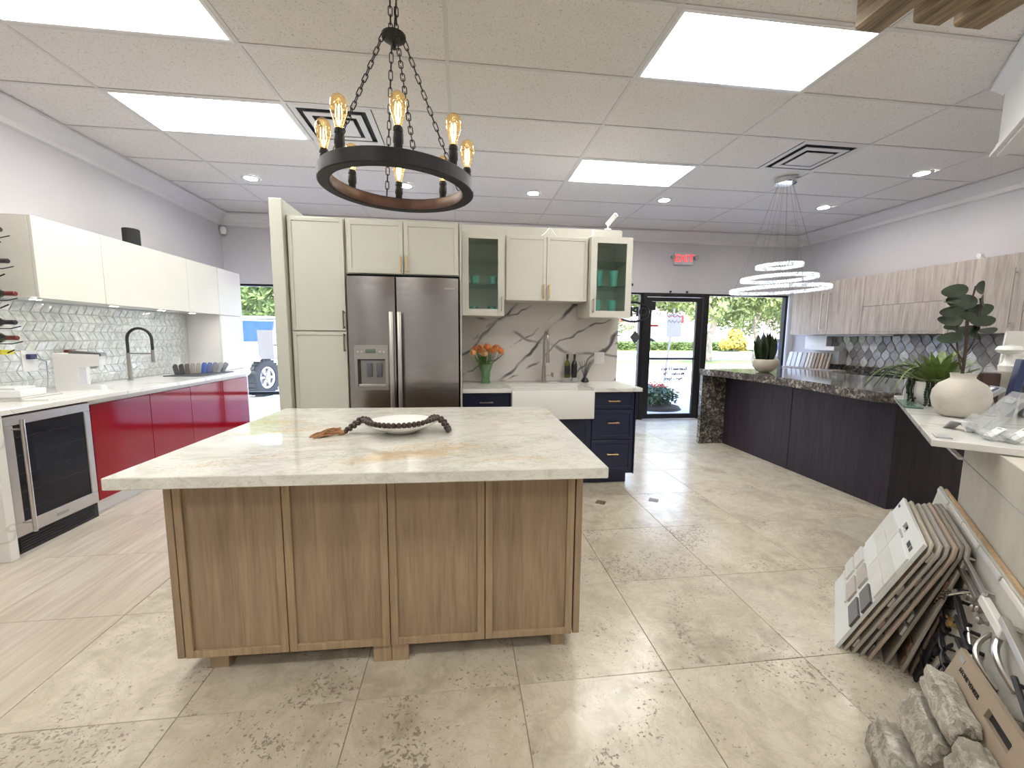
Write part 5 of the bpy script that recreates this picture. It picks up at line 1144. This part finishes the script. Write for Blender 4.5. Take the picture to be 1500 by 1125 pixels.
# acrylic holders
def holder(s, t, rz, lean, w, h, lb, white):
    o = thing('brochure_holder', lb, 'holder', tuple(stp(s, t, .98)), 0, 'clear acrylic holders on the ledge')
    Q = ST @ T((s, t, .9815)) @ RZ(rz)
    L = Q @ RX(lean)
    MB().box(-w/2, w/2, -.002, .002, .002, h).box(-w/2, w/2, -.034, -.030, .004, h*.32).box(-w/2, w/2, -.034, .002, .002, .006).box(-w/2, -w/2+.003, -.034, .002, .004, h*.32).box(w/2-.003, w/2, -.034, .002, .004, h*.32).xf(L).build('acrylic_back', M['acrylic'], o)
    MB().box(-w*.8/2, w*.8/2, -.001, .03, 0, .004).xf(Q).build('foot', M['acrylic'], o)
    MB().box(-w*.42, w*.42, -.012, -.008, .010, h*.86, .001).xf(L).build('card', white, o)
    MB().box(-w*.2, w*.2, -.0135, -.0122, h*.72, h*.80).xf(L).build('print', M['grey'], o)
holder(.50, 2.56, -1.35, -.62, .15, .22, 'large clear brochure holder leaning at the front of the ledge', M['acrylic'])
holder(.505, 2.42, -1.2, -.85, .05, .075, 'small clear card holder nearest the ledge corner', M['paper'])
holder(.560, 2.40, -1.2, -.85, .05, .085, 'small clear card holder right beside the other small one', M['paper'])

# ---- tile sample boards leaning against the display wall
def frame3(o_, a, b_):
    """matrix from origin, u axis (along a), v axis (towards b)"""
    u_ = (a-o_).normalized(); v_ = b_-o_; v_ = (v_-u_*v_.dot(u_)).normalized(); n_ = u_.cross(v_)
    mm = Matrix((u_, v_, n_)).transposed().to_4x4(); mm.translation = o_; return mm
tops = [(.34, .563), (.366, .562), (.390, .562), (.412, .566), (.432, .57), (.449, .575), (.463, .58)]
bots = [.104, .132, .160, .188, .214, .268, .318]
lbb = ['front tile sample board with six white tiles and square chips', 'second sample board, pale with brown chips on its edge', 'third sample board wrapped in wrinkled clear film', 'fourth sample board, grey edged', 'fifth sample board, beige with pink and black chips', 'sixth sample board, taupe', 'hindmost sample board next to the hardware display']
bcol = [M['board'], plain('edge_beige', (.42, .37, .30), .6), plain('edge_stone', (.34, .31, .26), .6), plain('edge_grey', (.33, .31, .28), .6), plain('edge_tan', (.36, .28, .22), .6), plain('edge_taupe', (.26, .23, .19), .6), plain('edge_dark', (.30, .27, .23), .6)]
chipc = [plain('chip_white', (.60, .60, .57), .35), plain('chip_beige', (.42, .38, .34), .35), plain('chip_charcoal', (.07, .065, .065), .35), plain('chip_brown', (.16, .09, .05), .4), plain('chip_pink', (.40, .24, .19), .4)]
for i, ((s1_, z1_), s0_) in enumerate(zip(tops, bots)):
    t0, t1 = 2.859+.012*math.sin(i*2), 2.242+.01*math.sin(i*3)
    FR = frame3(stp(s0_, t0, .001), stp(s0_, t1, .001), stp(s1_, t0, z1_)); H = math.hypot(s1_-s0_, z1_)
    o = thing('tile_sample_board', lbb[i], 'sample board', tuple(stp(s0_, (t0+t1)/2, 0)), 0, 'tile sample boards leaning on the display wall')
    W_ = t0-t1; c = .035
    if i == 0:
        # board with an oval grip hole near the top edge: built from strips round the hole
        b = MB(); ux, vy, hw, hh = .32, H-.050, .040, .015
        for (x0, x1, y0, y1) in ((0, W_, 0, vy-hh), (0, ux-hw, vy-hh, vy+hh), (ux+hw, W_, vy-hh, vy+hh), (0, W_, vy+hh, H)): b.box(x0, x1, y0, y1, -.013, 0, 0)
    else:
        b = MB().prism([(0, 0), (W_, 0), (W_, H-c), (W_-c, H), (c, H), (0, H-c)], -.011, 0, .001)
    # the visible face points to -s: flip so that local +z is outward
    nrm = FR.to_3x3() @ Vector((0, 0, 1)); sgn = 1 if nrm.dot(Vector((-1, 1, 0))) > 0 else -1
    D = FR @ Matrix.Diagonal((1, 1, sgn, 1))
    b.xf(D).build('board', bcol[i], o)
    if i == 0:
        for r_ in range(3):
            for c_ in range(2):
                MB().box(.01+c_*.302, .308+c_*.302, .295+r_*.0765, .3695+r_*.0765, 0, .008, .001).xf(D).build('tile', chipc[0] if (r_+c_) % 3 else M['board'], o)
        for (cu_, cv_, k) in ((.075, .232, 0), (.065, .150, 0), (.30, .238, 1), (.30, .152, 1), (.535, .245, 2), (.535, .158, 2)):
            MB().box(cu_-.085, cu_+.085, cv_-.034, cv_+.034, 0, .010, .001).xf(D).build('chip', chipc[k], o)
        MB().box(.02, .36, .092, .104, 0, .008, .001).xf(D).build('pencil_liner', chipc[0], o)
        MB().box(ux-hw-.004, ux+hw+.02, vy-hh-.028, vy-hh-.012, .0005, .0015).xf(D).build('sticker', M['grey'], o)
        for (a_, w_) in ((.02, .012), (.04, .02), (.47, .05), (.53, .03)): MB().box(a_, a_+w_, H-.045+(.0 if a_ < .2 else -.03), H-.033+(.0 if a_ < .2 else -.02), .0005, .0012).xf(D).build('print', M['ink'], o)
    else:
        for j in range(9):
            k = (i*3+j*5) % 5; cu_ = W_-.02-.01*(j % 2); cv_ = .05+.062*j
            if cv_ < H-.06 and (i*5+j*7) % 9 < 4: MB().box(cu_-.075, cu_+.012, cv_-.022, cv_+.022, 0, .009, .001).xf(D).build('chip', chipc[k], o)
        for j in range(3): MB().box(.03+.19*j, .19+.19*j, H-.10, H-.04, 0, .007, .001).xf(D).build('chip', chipc[(i+j) % 5], o)
# ---- hardware display
hs0, hs1, hz = .385, .500, .60
hb = thing('hardware_display', 'pale leaning board crowded with cabinet pulls and knobs', 'display board', tuple(stp(.45, 2.0, 0)))
FR = frame3(stp(hs0, 3.08, .001), stp(hs0, .95, .001), stp(hs1, 3.08, hz)); H = math.hypot(hs1-hs0, hz)
n_ = FR.to_3x3() @ Vector((0, 0, 1)); HD = FR @ Matrix.Diagonal((1, 1, 1 if n_.dot(Vector((-1, 1, 0))) > 0 else -1, 1))
W_ = 3.08-.95
MB().box(0, W_, 0, H, -.012, 0, .002).xf(HD).build('board', M['board'] if False else plain('hardware_board', (.47, .46, .41), .5), hb)
for j in range(8):
    MB().box(.02+.265*j, .265+.265*j, H-.026, H-.006, 0, .007, .002).xf(HD).build('block_sample', M['ceramic'] if j % 3 else M['lgrey'], hb)
tag(SB(.507, .517, .95, 3.0, 0, .612, bev=.001).build('plywood_backer', M['tan_wood']), 'thin plywood strip showing behind the hardware board', 'board')
def HX(t): return 3.08-t
def bar(t0, v0, t1, v1, mat, rr=.006, h=.030, name='pull', sq=False):
    p0 = Vector((HX(t0), v0, h)); p1 = Vector((HX(t1), v1, h)); b = MB(); d = (p1-p0)
    if sq:
        q = T((p0+p1)/2) @ d.to_track_quat('X', 'Z').to_matrix().to_4x4(); L = d.length/2
        b.box(-L, L, -rr, rr, -rr, rr, .001).xf(q)
    else: b.cyl(p0, p1, rr, n=10)
    for k in (.1, .9):
        p = p0.lerp(p1, k); b.cyl(Vector((p.x, p.y, 0)), p, rr*.8, n=8)
    return b.xf(HD).build(name, mat, hb)
def arc(t0, v0, t1, v1, mat, rr=.005, h=.035, flat_=False):
    p0 = Vector((HX(t0), v0, 0)); p1 = Vector((HX(t1), v1, 0)); pts = [p0.lerp(p1, k/10)+Vector((0, 0, h*math.sin(PI*k/10))) for k in range(11)]
    return MB().tube(pts, rr, 8).xf(HD).build('arch_pull', mat, hb)
def knob(t, v, mat, rr=.014):
    p = Vector((HX(t), v, 0)); return MB().lathe([(0, 0), (rr*.5, 0), (rr*.4, .012), (rr, .018), (rr, .026), (rr*.6, .030), (0, .031)], p, 16).xf(HD).build('knob', mat, hb)
bar(2.78, .50, 2.58, .50, M['chrome'], .005); bar(2.90, .47, 2.80, .52, M['blackm'], .005); bar(2.62, .54, 2.36, .50, M['steel_bar'], .006, sq=True)
bar(2.30, .545, 1.98, .535, M['steel_bar'], .007, .03, sq=True); bar(2.30, .50, 2.0, .50, M['nickel'], .008, .03, sq=True)
arc(2.70, .43, 2.50, .50, M['chrome'], .006, .045); arc(2.66, .46, 2.47, .52, M['chrome'], .006, .045)
arc(2.36, .22, 2.10, .50, M['chrome'], .007, .05); arc(2.34, .30, 2.05, .52, M['chrome'], .006, .055)
for j in range(6): knob(2.06-.04*j+.1, .47-.02*(j % 2), M['nickel'], .012)
for j, (ta, va) in enumerate(((2.50, .33), (2.44, .29), (2.38, .25), (2.32, .21))): bar(ta, va, ta-.02, va-.17, M['brass'], .0035, .022)
for j, (ta, va) in enumerate(((2.52, .26), (2.45, .22), (2.38, .18), (2.31, .14), (2.24, .10))): bar(ta, va, ta-.10, va+.0-.02, M['blackm'], .006, .032)
for j, (ta, va) in enumerate(((2.16, .42), (2.08, .38), (2.00, .34))): bar(ta, va, ta-.20, va-.03+.02*j, M['blackm'], .008, .034, sq=True)
for j, (ta, va) in enumerate(((2.20, .27), (2.13, .25), (2.06, .22))): arc(ta, va, ta-.16, va-.06, M['blackm'], .006, .035)
knob(2.16, .31, M['brass'], .016); knob(2.22, .30, M['brass'], .013)
for j, (ta, va) in enumerate(((2.22, .19), (2.16, .18), (2.26, .09))): knob(ta, va, M['blackm'], .018)
bar(2.38, .075, 2.36, .005+.01, M['blackm'], .006, .02); bar(2.33, .09, 2.31, .015, M['blackm'], .006, .02); bar(2.28, .10, 2.26, .02, M['blackm'], .006, .02)
arc(1.92, .44, 1.74, .36, M['nickel'], .007, .04); arc(1.85, .50, 1.66, .42, M['steel_bar'], .009, .03); arc(1.95, .35, 1.70, .29, plain('brown_pull', (.12, .08, .06), .4, .7), .007, .04)
bar(1.98, .40, 1.72, .30, M['nickel'], .005, .03); bar(1.90, .30, 1.66, .27, M['steel_bar'], .005, .03); bar(1.80, .55, 1.50, .53, M['steel_bar'], .010, .03, sq=True)
bar(1.62, .48, 1.40, .44, M['blackm'], .007, .03); bar(1.60, .40, 1.38, .36, M['nickel'], .006, .03)
wp = MB().box(HX(1.99), HX(1.77), .50, .53, .012, .036, .003).xf(HD).build('white_pull', M['ceramic'], hb, label='wide white pull')
for j in range(7):
    ta, va = 2.46-.055*j, .40-.028*j; bar(ta, va, ta-.11, va-.012, M['blackm'], .005, .030, sq=bool(j % 2))
for j in range(5):
    ta, va = 2.66-.06*j, .40-.03*j; bar(ta, va, ta-.03, va-.10, M['blackm'] if j % 2 else M['steel_bar'], .005, .028)
for j in range(4): arc(2.10-.06*j, .20-.01*j, 1.96-.06*j, .12-.01*j, M['blackm'], .006, .035)
# dark narrow swatch boards between
for i, (ss, c) in enumerate(((.338, 'edge_grey2'), (.349, 'edge_brown2'), (.360, 'edge_black2'))):
    t0, t1 = 2.60, 2.26-.03*i
    FR = frame3(stp(ss, t0, .001), stp(ss, t1, .001), stp(ss+.09, t0, .42)); 
    b = MB().box(0, t0-t1, 0, .33-.02*i, -.004, .004, .001).xf(FR)
    tag(b.build('finish_swatch', plain(c, ((.20, .17, .14), (.12, .09, .07), (.015, .015, .015))[i], .5)), ('grey', 'brown', 'black')[i]+' narrow finish swatch wedged beside the hardware display', 'sample', 'finish swatches by the hardware display')
# ---- stone veneer board with stones
A0 = Vector((1.544, 1.002, .42)); du = Vector((-.60777, -.79411, 0)); dv = Vector((.22819, -.17464, .95783)); FRv = Matrix((du, dv, du.cross(dv))).transposed().to_4x4(); FRv.translation = A0
nv = FRv.to_3x3() @ Vector((0, 0, 1)); sg = 1 if nv.dot(Vector((-1, 1, 0))) > 0 else -1; VD = FRv @ Matrix.Diagonal((1, 1, sg, 1))
vb = thing('stone_veneer_board', 'beige stone veneer sample board with rough limestone pieces', 'sample board', (A0.x-.2, A0.y-.25, 0))
b = MB()
for (x0, x1, y0, y1) in ((0, .62, -.437, -.062), (0, .215, -.062, -.034), (.335, .62, -.062, -.034), (0, .62, -.034, 0)): b.box(x0, x1, y0, y1, -.014, 0)
b.xf(VD).build('board', M['carton'], vb)
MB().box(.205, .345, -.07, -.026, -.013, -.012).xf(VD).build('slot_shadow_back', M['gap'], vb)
Rr = (VD.to_3x3()).to_4x4()
def vtext(body, size, u_, v_, mat):
    o = text(body, size, VD @ T((u_, v_, .0012)) @ (Matrix.Identity(4) if True else RZ(PI)), mat, vb); return o
vtext('STONE VENEER', .0175, .110, -.045, M['ink'])
MB().box(.015, .05, -.028, -.012, 0, .0008).xf(VD).build('logo_block', M['grey'], vb); MB().box(.40, .50, -.040, -.034, 0, .0008).xf(VD).build('print_line', M['ink'], vb)
from mathutils import noise as mn
def stone(u0, u1, v0, v1, th, seed, lb):
    b = MB(); bm = b.b; bmesh.ops.create_cube(bm, size=1.0); bmesh.ops.subdivide_edges(bm, edges=bm.edges[:], cuts=11, use_grid_fill=True)
    for v in bm.verts:
        p = v.co; k = 1-.10*(abs(p.x*2)**7+abs(p.y*2)**7+abs(p.z*2)**6)/2; p = Vector((p.x*k, p.y*k, p.z*k))
        nzz = mn.noise(p*2.5+Vector((seed, seed*2, 0)))*.14+mn.noise(p*7+Vector((seed, 0, 3)))*.09+mn.noise(p*17+Vector((seed, 5, 3)))*.05
        q = p*(1+nzz); v.co = Vector(((u0+u1)/2+q.x*(u1-u0), (v0+v1)/2+q.y*(v1-v0), th*.5+q.z*th+.004))
    return b.xf(VD).build('stone', M['rock'], vb, ang=50)
stone(.040, .275, -.155, -.075, .06, 1, ''); stone(.045, .275, -.275, -.168, .07, 4, ''); stone(.295, .56, -.205, -.082, .06, 8, ''); stone(.05, .27, -.42, -.305, .10, 13, ''); stone(.31, .40, -.31, -.225, .05, 17, '')

# ================================================================== OUTDOORS
gr = struct('car_park_ground', MB().box(-60, 90, YF+.18, 160, -.25, -.03), M['asphalt'])
struct('walkway', MB().box(-14, 16, YF+.18, 8.7, -.14, -.012), M['walk'])
struct('verge_near', MB().box(-60, 90, 19.5, 24.5, -.03, .03), M['grass'])
struct('verge_far', MB().box(-60, 90, 44, 52, -.03, .05), M['grass'])
struct('kerb', MB().box(-60, 90, 19.3, 19.5, -.03, .10), M['walk'])
def leafcloud(centres, n, size, mat_name, seed, flatz=.8):
    random.seed(seed); b = bmesh.new()
    for k in range(n):
        c, rad = random.choice(centres); d = Vector((random.gauss(0, 1), random.gauss(0, 1), random.gauss(0, 1))).normalized()*rad*random.uniform(.65, 1.03)
        p = Vector(c)+Vector((d.x, d.y, d.z*flatz)); nn = (d.normalized()+Vector((random.uniform(-.7, .7), random.uniform(-.7, .7), random.uniform(-.2, .9)))).normalized()
        a = nn.orthogonal().normalized(); a.rotate(Matrix.Rotation(random.uniform(0, 6.3), 3, nn)); c2 = nn.cross(a); s_ = size*random.uniform(.6, 1.2)
        q = [b.verts.new(p+a*s_*x_+c2*s_*.5*y_+nn*(-.15*s_*abs(x_))) for x_, y_ in ((-1, 0), (0, -1), (1, 0), (0, 1))]
        b.faces.new(q)
    return b
def tree(x, y, h, cr, lb, seed, trunk_r=.16, lean=.0, lf='tleaf', n=6500, lsz=.17):
    o = thing('tree', lb, 'tree', (x, y, 0), 0, 'trees beyond the car park')
    tp = [(x, y, -.02), (x+lean*.3, y, h*.18), (x-lean*.2, y, h*.32), (x+lean, y, h*.5), (x+lean*1.4, y, h*.7)]
    b = MB(); b.tube(catm(tp, 4), [trunk_r*(1-.03*i) for i in range(17)], 9)
    random.seed(seed)
    for k in range(5):
        a = k*1.26; b.tube([(x+lean, y, h*.45), (x+lean+cr*.4*math.cos(a), y+cr*.4*math.sin(a), h*.62), (x+lean+cr*.7*math.cos(a), y+cr*.7*math.sin(a), h*.75)], [trunk_r*.5, trunk_r*.35, trunk_r*.15], 6)
    b.build('trunk', M['bark'], o)
    cs = [((x+lean+cr*.62*math.cos(a*1.05)*random.uniform(.5, 1.2), y+cr*.62*math.sin(a*1.05)*random.uniform(.5, 1.2), random.uniform(2.9, h*.8)), cr*random.uniform(.28, .42)) for a in range(16)]
    m_ = MB(); m_.b.free(); m_.b = leafcloud(cs, n, lsz, lf, seed+1); m_.build('crown', M[lf], o, flat=True, kind='stuff')
    return o
tree(14.9, 23.2, 7.6, 4.2, 'tree with a bent pale trunk just right of the glass door', 1, .22, -.6)
tree(19.5, 25.5, 7.2, 3.8, 'tree seen through the middle of the right window', 2, .14, .5)
tree(26.0, 27.0, 8.0, 4.0, 'tree at the right side of the right window', 3, .2, .3)
tree(10.2, 27.0, 8.2, 3.8, 'tree seen through the upper glass of the door', 4, .17, .4)
tree(11.9, 37.0, 9.5, 4.2, 'farther tree left of the door', 5, .2, .3)
tree(-11.2, 21.5, 6.2, 3.6, 'tree behind the white off road car', 6, .2, .2)
tree(-7.2, 23.5, 6.5, 3.6, 'tree partly hidden by the pantry behind the car', 7, .2, .2)
tree(-15.0, 22.5, 6.5, 3.6, 'tree left of the off road car', 8, .2, .2)
tree(40, 50, 10, 5, 'distant tree beside the pink building', 9, .2, .4, n=3500, lsz=.25)
def hedge(x0, x1, y0, y1, h, lb, mat, seed, n, sz, nm='hedge', cat='hedge'):
    o = thing(nm, lb, cat, ((x0+x1)/2, (y0+y1)/2, 0))
    MB().box(x0+.1, x1-.1, y0+.1, y1-.1, 0, h*.85, .1).build('core', M[mat], o)
    random.seed(seed); b = bmesh.new()
    for k in range(n):
        p = Vector((random.uniform(x0, x1), random.uniform(y0, y1), random.uniform(0.05, h)))
        if random.random() < .6: p.y = y0+random.uniform(-.05, .12)
        else: p.z = h+random.uniform(-.1, .05)
        a = Vector((random.uniform(-1, 1), random.uniform(-1, 1), random.uniform(-1, 1))).normalized(); c2 = a.orthogonal().normalized()
        q = [b.verts.new(p+a*sz*x_+c2*sz*.5*y_) for x_, y_ in ((-1, 0), (0, -1), (1, 0), (0, 1))]; b.faces.new(q)
    m_ = MB(); m_.b.free(); m_.b = b; m_.build('foliage', M[mat], o, flat=True, kind='stuff')
hedge(14, 46, 44.5, 46, .9, 'long clipped hedge across the street', 'hedge', 31, 5000, .28)
ys = thing('yellow_shrub', 'yellow shrub in front of the far hedge', 'shrub', (30, 42.8, 0))
m_ = MB(); m_.b.free(); m_.b = leafcloud([((29.4, 42.8, .9), .8), ((30.5, 42.8, 1.2), 1.1), ((31.2, 42.8, .7), .7), ((30.2, 42.6, 2.0), .7)], 1500, .28, 'x', 33); m_.build('foliage', M['yellow_leaf'], ys, flat=True, kind='stuff')
MB().cyl((30.3, 42.8, 0), (30.3, 42.8, 1.2), .06).build('stem', M['bark'], ys)
hedge(-20, -4.5, 17.5, 19.5, 4.4, 'tall green hedge behind the off road car', 'hedge', 35, 9000, .22)
# planter bush in front of the door
random.seed(21); pb = thing('flowering_bush', 'dark low bush with small red flowers outside the door', 'bush', (3.85, 7.75, 0))
cs = [((3.85+.42*math.cos(a)*random.uniform(.2, 1), 7.75+.25*math.sin(a), .22+.12*random.random()), .20) for a in range(9)]
m_ = MB(); m_.b.free(); m_.b = leafcloud(cs, 1500, .045, 'x', 22, .9); m_.build('foliage', plain('bush_leaves', (.05, .085, .03), .5, var=.5, scale=15), pb, flat=True, kind='stuff')
MB().lathe([(0, 0), (.50, 0), (.46, .05), (0, .09)], (3.85, 7.75, -.011), 24).build('mulch', M['soil'], pb)
b = MB()
for k in range(26): a = random.uniform(0, 6.28); b.sphere((3.80+.40*math.cos(a)*random.random(), 7.70+.22*math.sin(a), .42+.08*random.random()), .018, 6, 4)
b.build('flowers', plain('red_flowers', (.75, .06, .05), .5), pb)
M['signgrey'] = plain('weathered_sign_back', (.10, .10, .11), .6)
# street sign post seen from behind
sgn = thing('street_sign', 'grey sign plate on a leaning post seen through the door', 'sign', (6.35, 12.2, 0))
b = MB().tube([(6.33, 12.2, -.02), (6.45, 12.2, 1.2), (6.56, 12.2, 2.3)], .03, 8); b.build('post', M['signgrey'], sgn)
MB().box(6.32, 6.80, 12.16, 12.18, 1.43, 2.12, .02).build('plate', M['signgrey'], sgn)
# far building with columns
fb = thing('far_building', 'pale pink building with columns and a red sign across the street', 'building', (30, 62, 0))
MB().box(2, 70, 62, 75, 0, 7.2).build('wall', M['stucco'], fb); MB().box(1, 71, 60.5, 76, 7.2, 7.8).build('roof', M['white_paint'], fb)
for k in range(12): MB().box(6+5*k, 6.8+5*k, 60.8, 61.6, 0, 7.2).build('column', M['white_paint'], fb)
for k in range(11): MB().box(7.6+5*k, 10.2+5*k, 61.9, 62.02, .3, 3.4).build('window', M['bwin'], fb)
for k in (3, 5): MB().box(8+5*k, 9.8+5*k, 61.5, 61.9, 3.9, 4.9, .1).build('red_sign', M['redflat'], fb)
# cars
def wheel(p, rr, w, par, axis=Vector((1, 0, 0))):
    p = Vector(p); ax = axis.normalized()
    b = MB(); q = T(p) @ ax.to_track_quat('Z', 'Y').to_matrix().to_4x4()
    b.lathe([(rr*.62, -w/2), (rr*.94, -w/2), (rr, -w/2+.03), (rr, w/2-.03), (rr*.94, w/2), (rr*.62, w/2)], (0, 0, 0), 28)
    for k in range(24):
        a = 2*PI*k/24
        bb = MB().box(-.02, .02, -.015, .015, -w/2+.01, w/2-.01); bb.xf(RZ(a) @ T((rr+.005, 0, 0))); me = bpy.data.meshes.new('t'); bb.b.to_mesh(me); b.b.from_mesh(me); bpy.data.meshes.remove(me); bb.b.free()
    t_ = b.xf(q).build('tyre', M['tyre'], par)
    b = MB().lathe([(rr*.62, -w/2+.02), (rr*.60, w/2-.02), (rr*.5, w/2-.04), (rr*.48, w/2-.09), (0, w/2-.09)], (0, 0, 0), 24)
    for k in range(6):
        bb = MB().box(.06, rr*.58, -.03, .03, w/2-.09, w/2-.03, .01); bb.xf(RZ(k*PI/3)); me = bpy.data.meshes.new('t'); bb.b.to_mesh(me); b.b.from_mesh(me); bpy.data.meshes.remove(me); bb.b.free()
    b.cyl((0, 0, w/2-.09), (0, 0, w/2-.01), .06, n=12)
    b.xf(q).build('rim', M['brass'] if False else M['steel_bar'], t_)
jp = thing('off_road_car', 'white off road car with blue reflection painted on its windscreen outside the left window', 'car', (-5.35, 11.6, 0))
jx = -5.45
MB().box(jx-.78, jx+.78, 9.75, 13.6, .62, 1.12, .05, 2).build('body', M['carwhite'], jp)
MB().extr([(9.72, 1.10), (11.0, 1.22), (11.0, 1.12), (9.72, 1.05)], 'X', jx-.68, jx+.68).build('bonnet', M['carwhite'], jp)
MB().extr([(11.0, 1.15), (11.35, 1.78), (13.5, 1.80), (13.6, 1.1)], 'X', jx-.76, jx+.76).build('cabin', M['carwhite'], jp)
MB().extr([(10.975, 1.18), (11.30, 1.72), (11.27, 1.74), (10.93, 1.19)], 'X', jx-.70, jx+.70).build('windscreen', M['windsh'], jp)
MB().box(jx-.77, jx+.77, 11.3, 13.5, 1.80, 1.86, .03).build('roof', M['carwhite'], jp)
b = MB()
for k in range(7): b.box(jx-.36+k*.11, jx-.30+k*.11, 9.70, 9.76, .78, 1.02, .02)
b.build('grille_slots', M['black'], jp)
for s_ in (-1, 1):
    MB().cyl((jx+s_*.54, 9.70, .93), (jx+s_*.54, 9.78, .93), .11, n=20).build('headlamp', M['chrome'], jp)
    MB().extr([(9.6, .80), (9.65, 1.0), (10.6, 1.02), (10.75, .78), (10.6, .88), (9.75, .88)], 'X', jx+s_*.92-.14, jx+s_*.92+.14).build('fender', M['carwhite'], jp)
    wheel((jx+s_*.86, 10.15, .40), .42, .28, jp, Vector((s_, -.25, 0))); wheel((jx+s_*.84, 12.8, .40), .42, .28, jp, Vector((s_, 0, 0)))
    MB().box(jx+s_*.95-.1, jx+s_*.95+.1, 11.05, 11.15, 1.22, 1.40, .03).build('mirror', M['black'], jp)
MB().box(jx-.85, jx+.85, 9.45, 9.65, .50, .70, .04).build('bumper', M['carwhite'], jp)
def car(x, y, rz, paint, lb):
    o = thing('parked_car', lb, 'car', (x, y, 0), 0, 'cars in and beyond the car park'); Q = T((x, y, 0)) @ RZ(rz)
    MB().extr([(-2.2, .28), (-2.2, .78), (-1.3, .92), (1.9, .95), (2.2, .80), (2.2, .28)], 'X', -.88, .88).xf(Q).build('body', paint, o)
    MB().extr([(-1.35, .90), (-.55, 1.42), (1.0, 1.45), (1.9, .93)], 'X', -.76, .76).xf(Q).build('windows', M['windsh'] if paint is M['cargrey'] else M['darkglass'], o)
    MB().extr([(-.62, 1.40), (-.5, 1.46), (1.0, 1.49), (1.1, 1.44)], 'X', -.72, .72).xf(Q).build('roof', paint, o)
    for sx_ in (-1, 1):
        for yy_ in (-1.4, 1.35):
            b = MB().cyl((sx_*.72, yy_, .32), (sx_*.90, yy_, .32), .32, n=20).xf(Q); t_ = b.build('tyre', M['tyre'], o); MB().cyl((sx_*.89, yy_, .32), (sx_*.91, yy_, .32), .19, n=14).xf(Q).build('rim', M['steel_bar'], t_)
car(15.4, 16.0, .5, M['cargrey'], 'dark car nosing in behind the ivory bowl')
car(33, 40.5, PI/2, M['carwhite'], 'white car driving on the far side of the street')
car(12.6, 40, PI/2, M['carblue'], 'pale blue car left of the door on the street')
car(26, 56, PI/2, M['carblue'], 'pale blue car in front of the pink building')
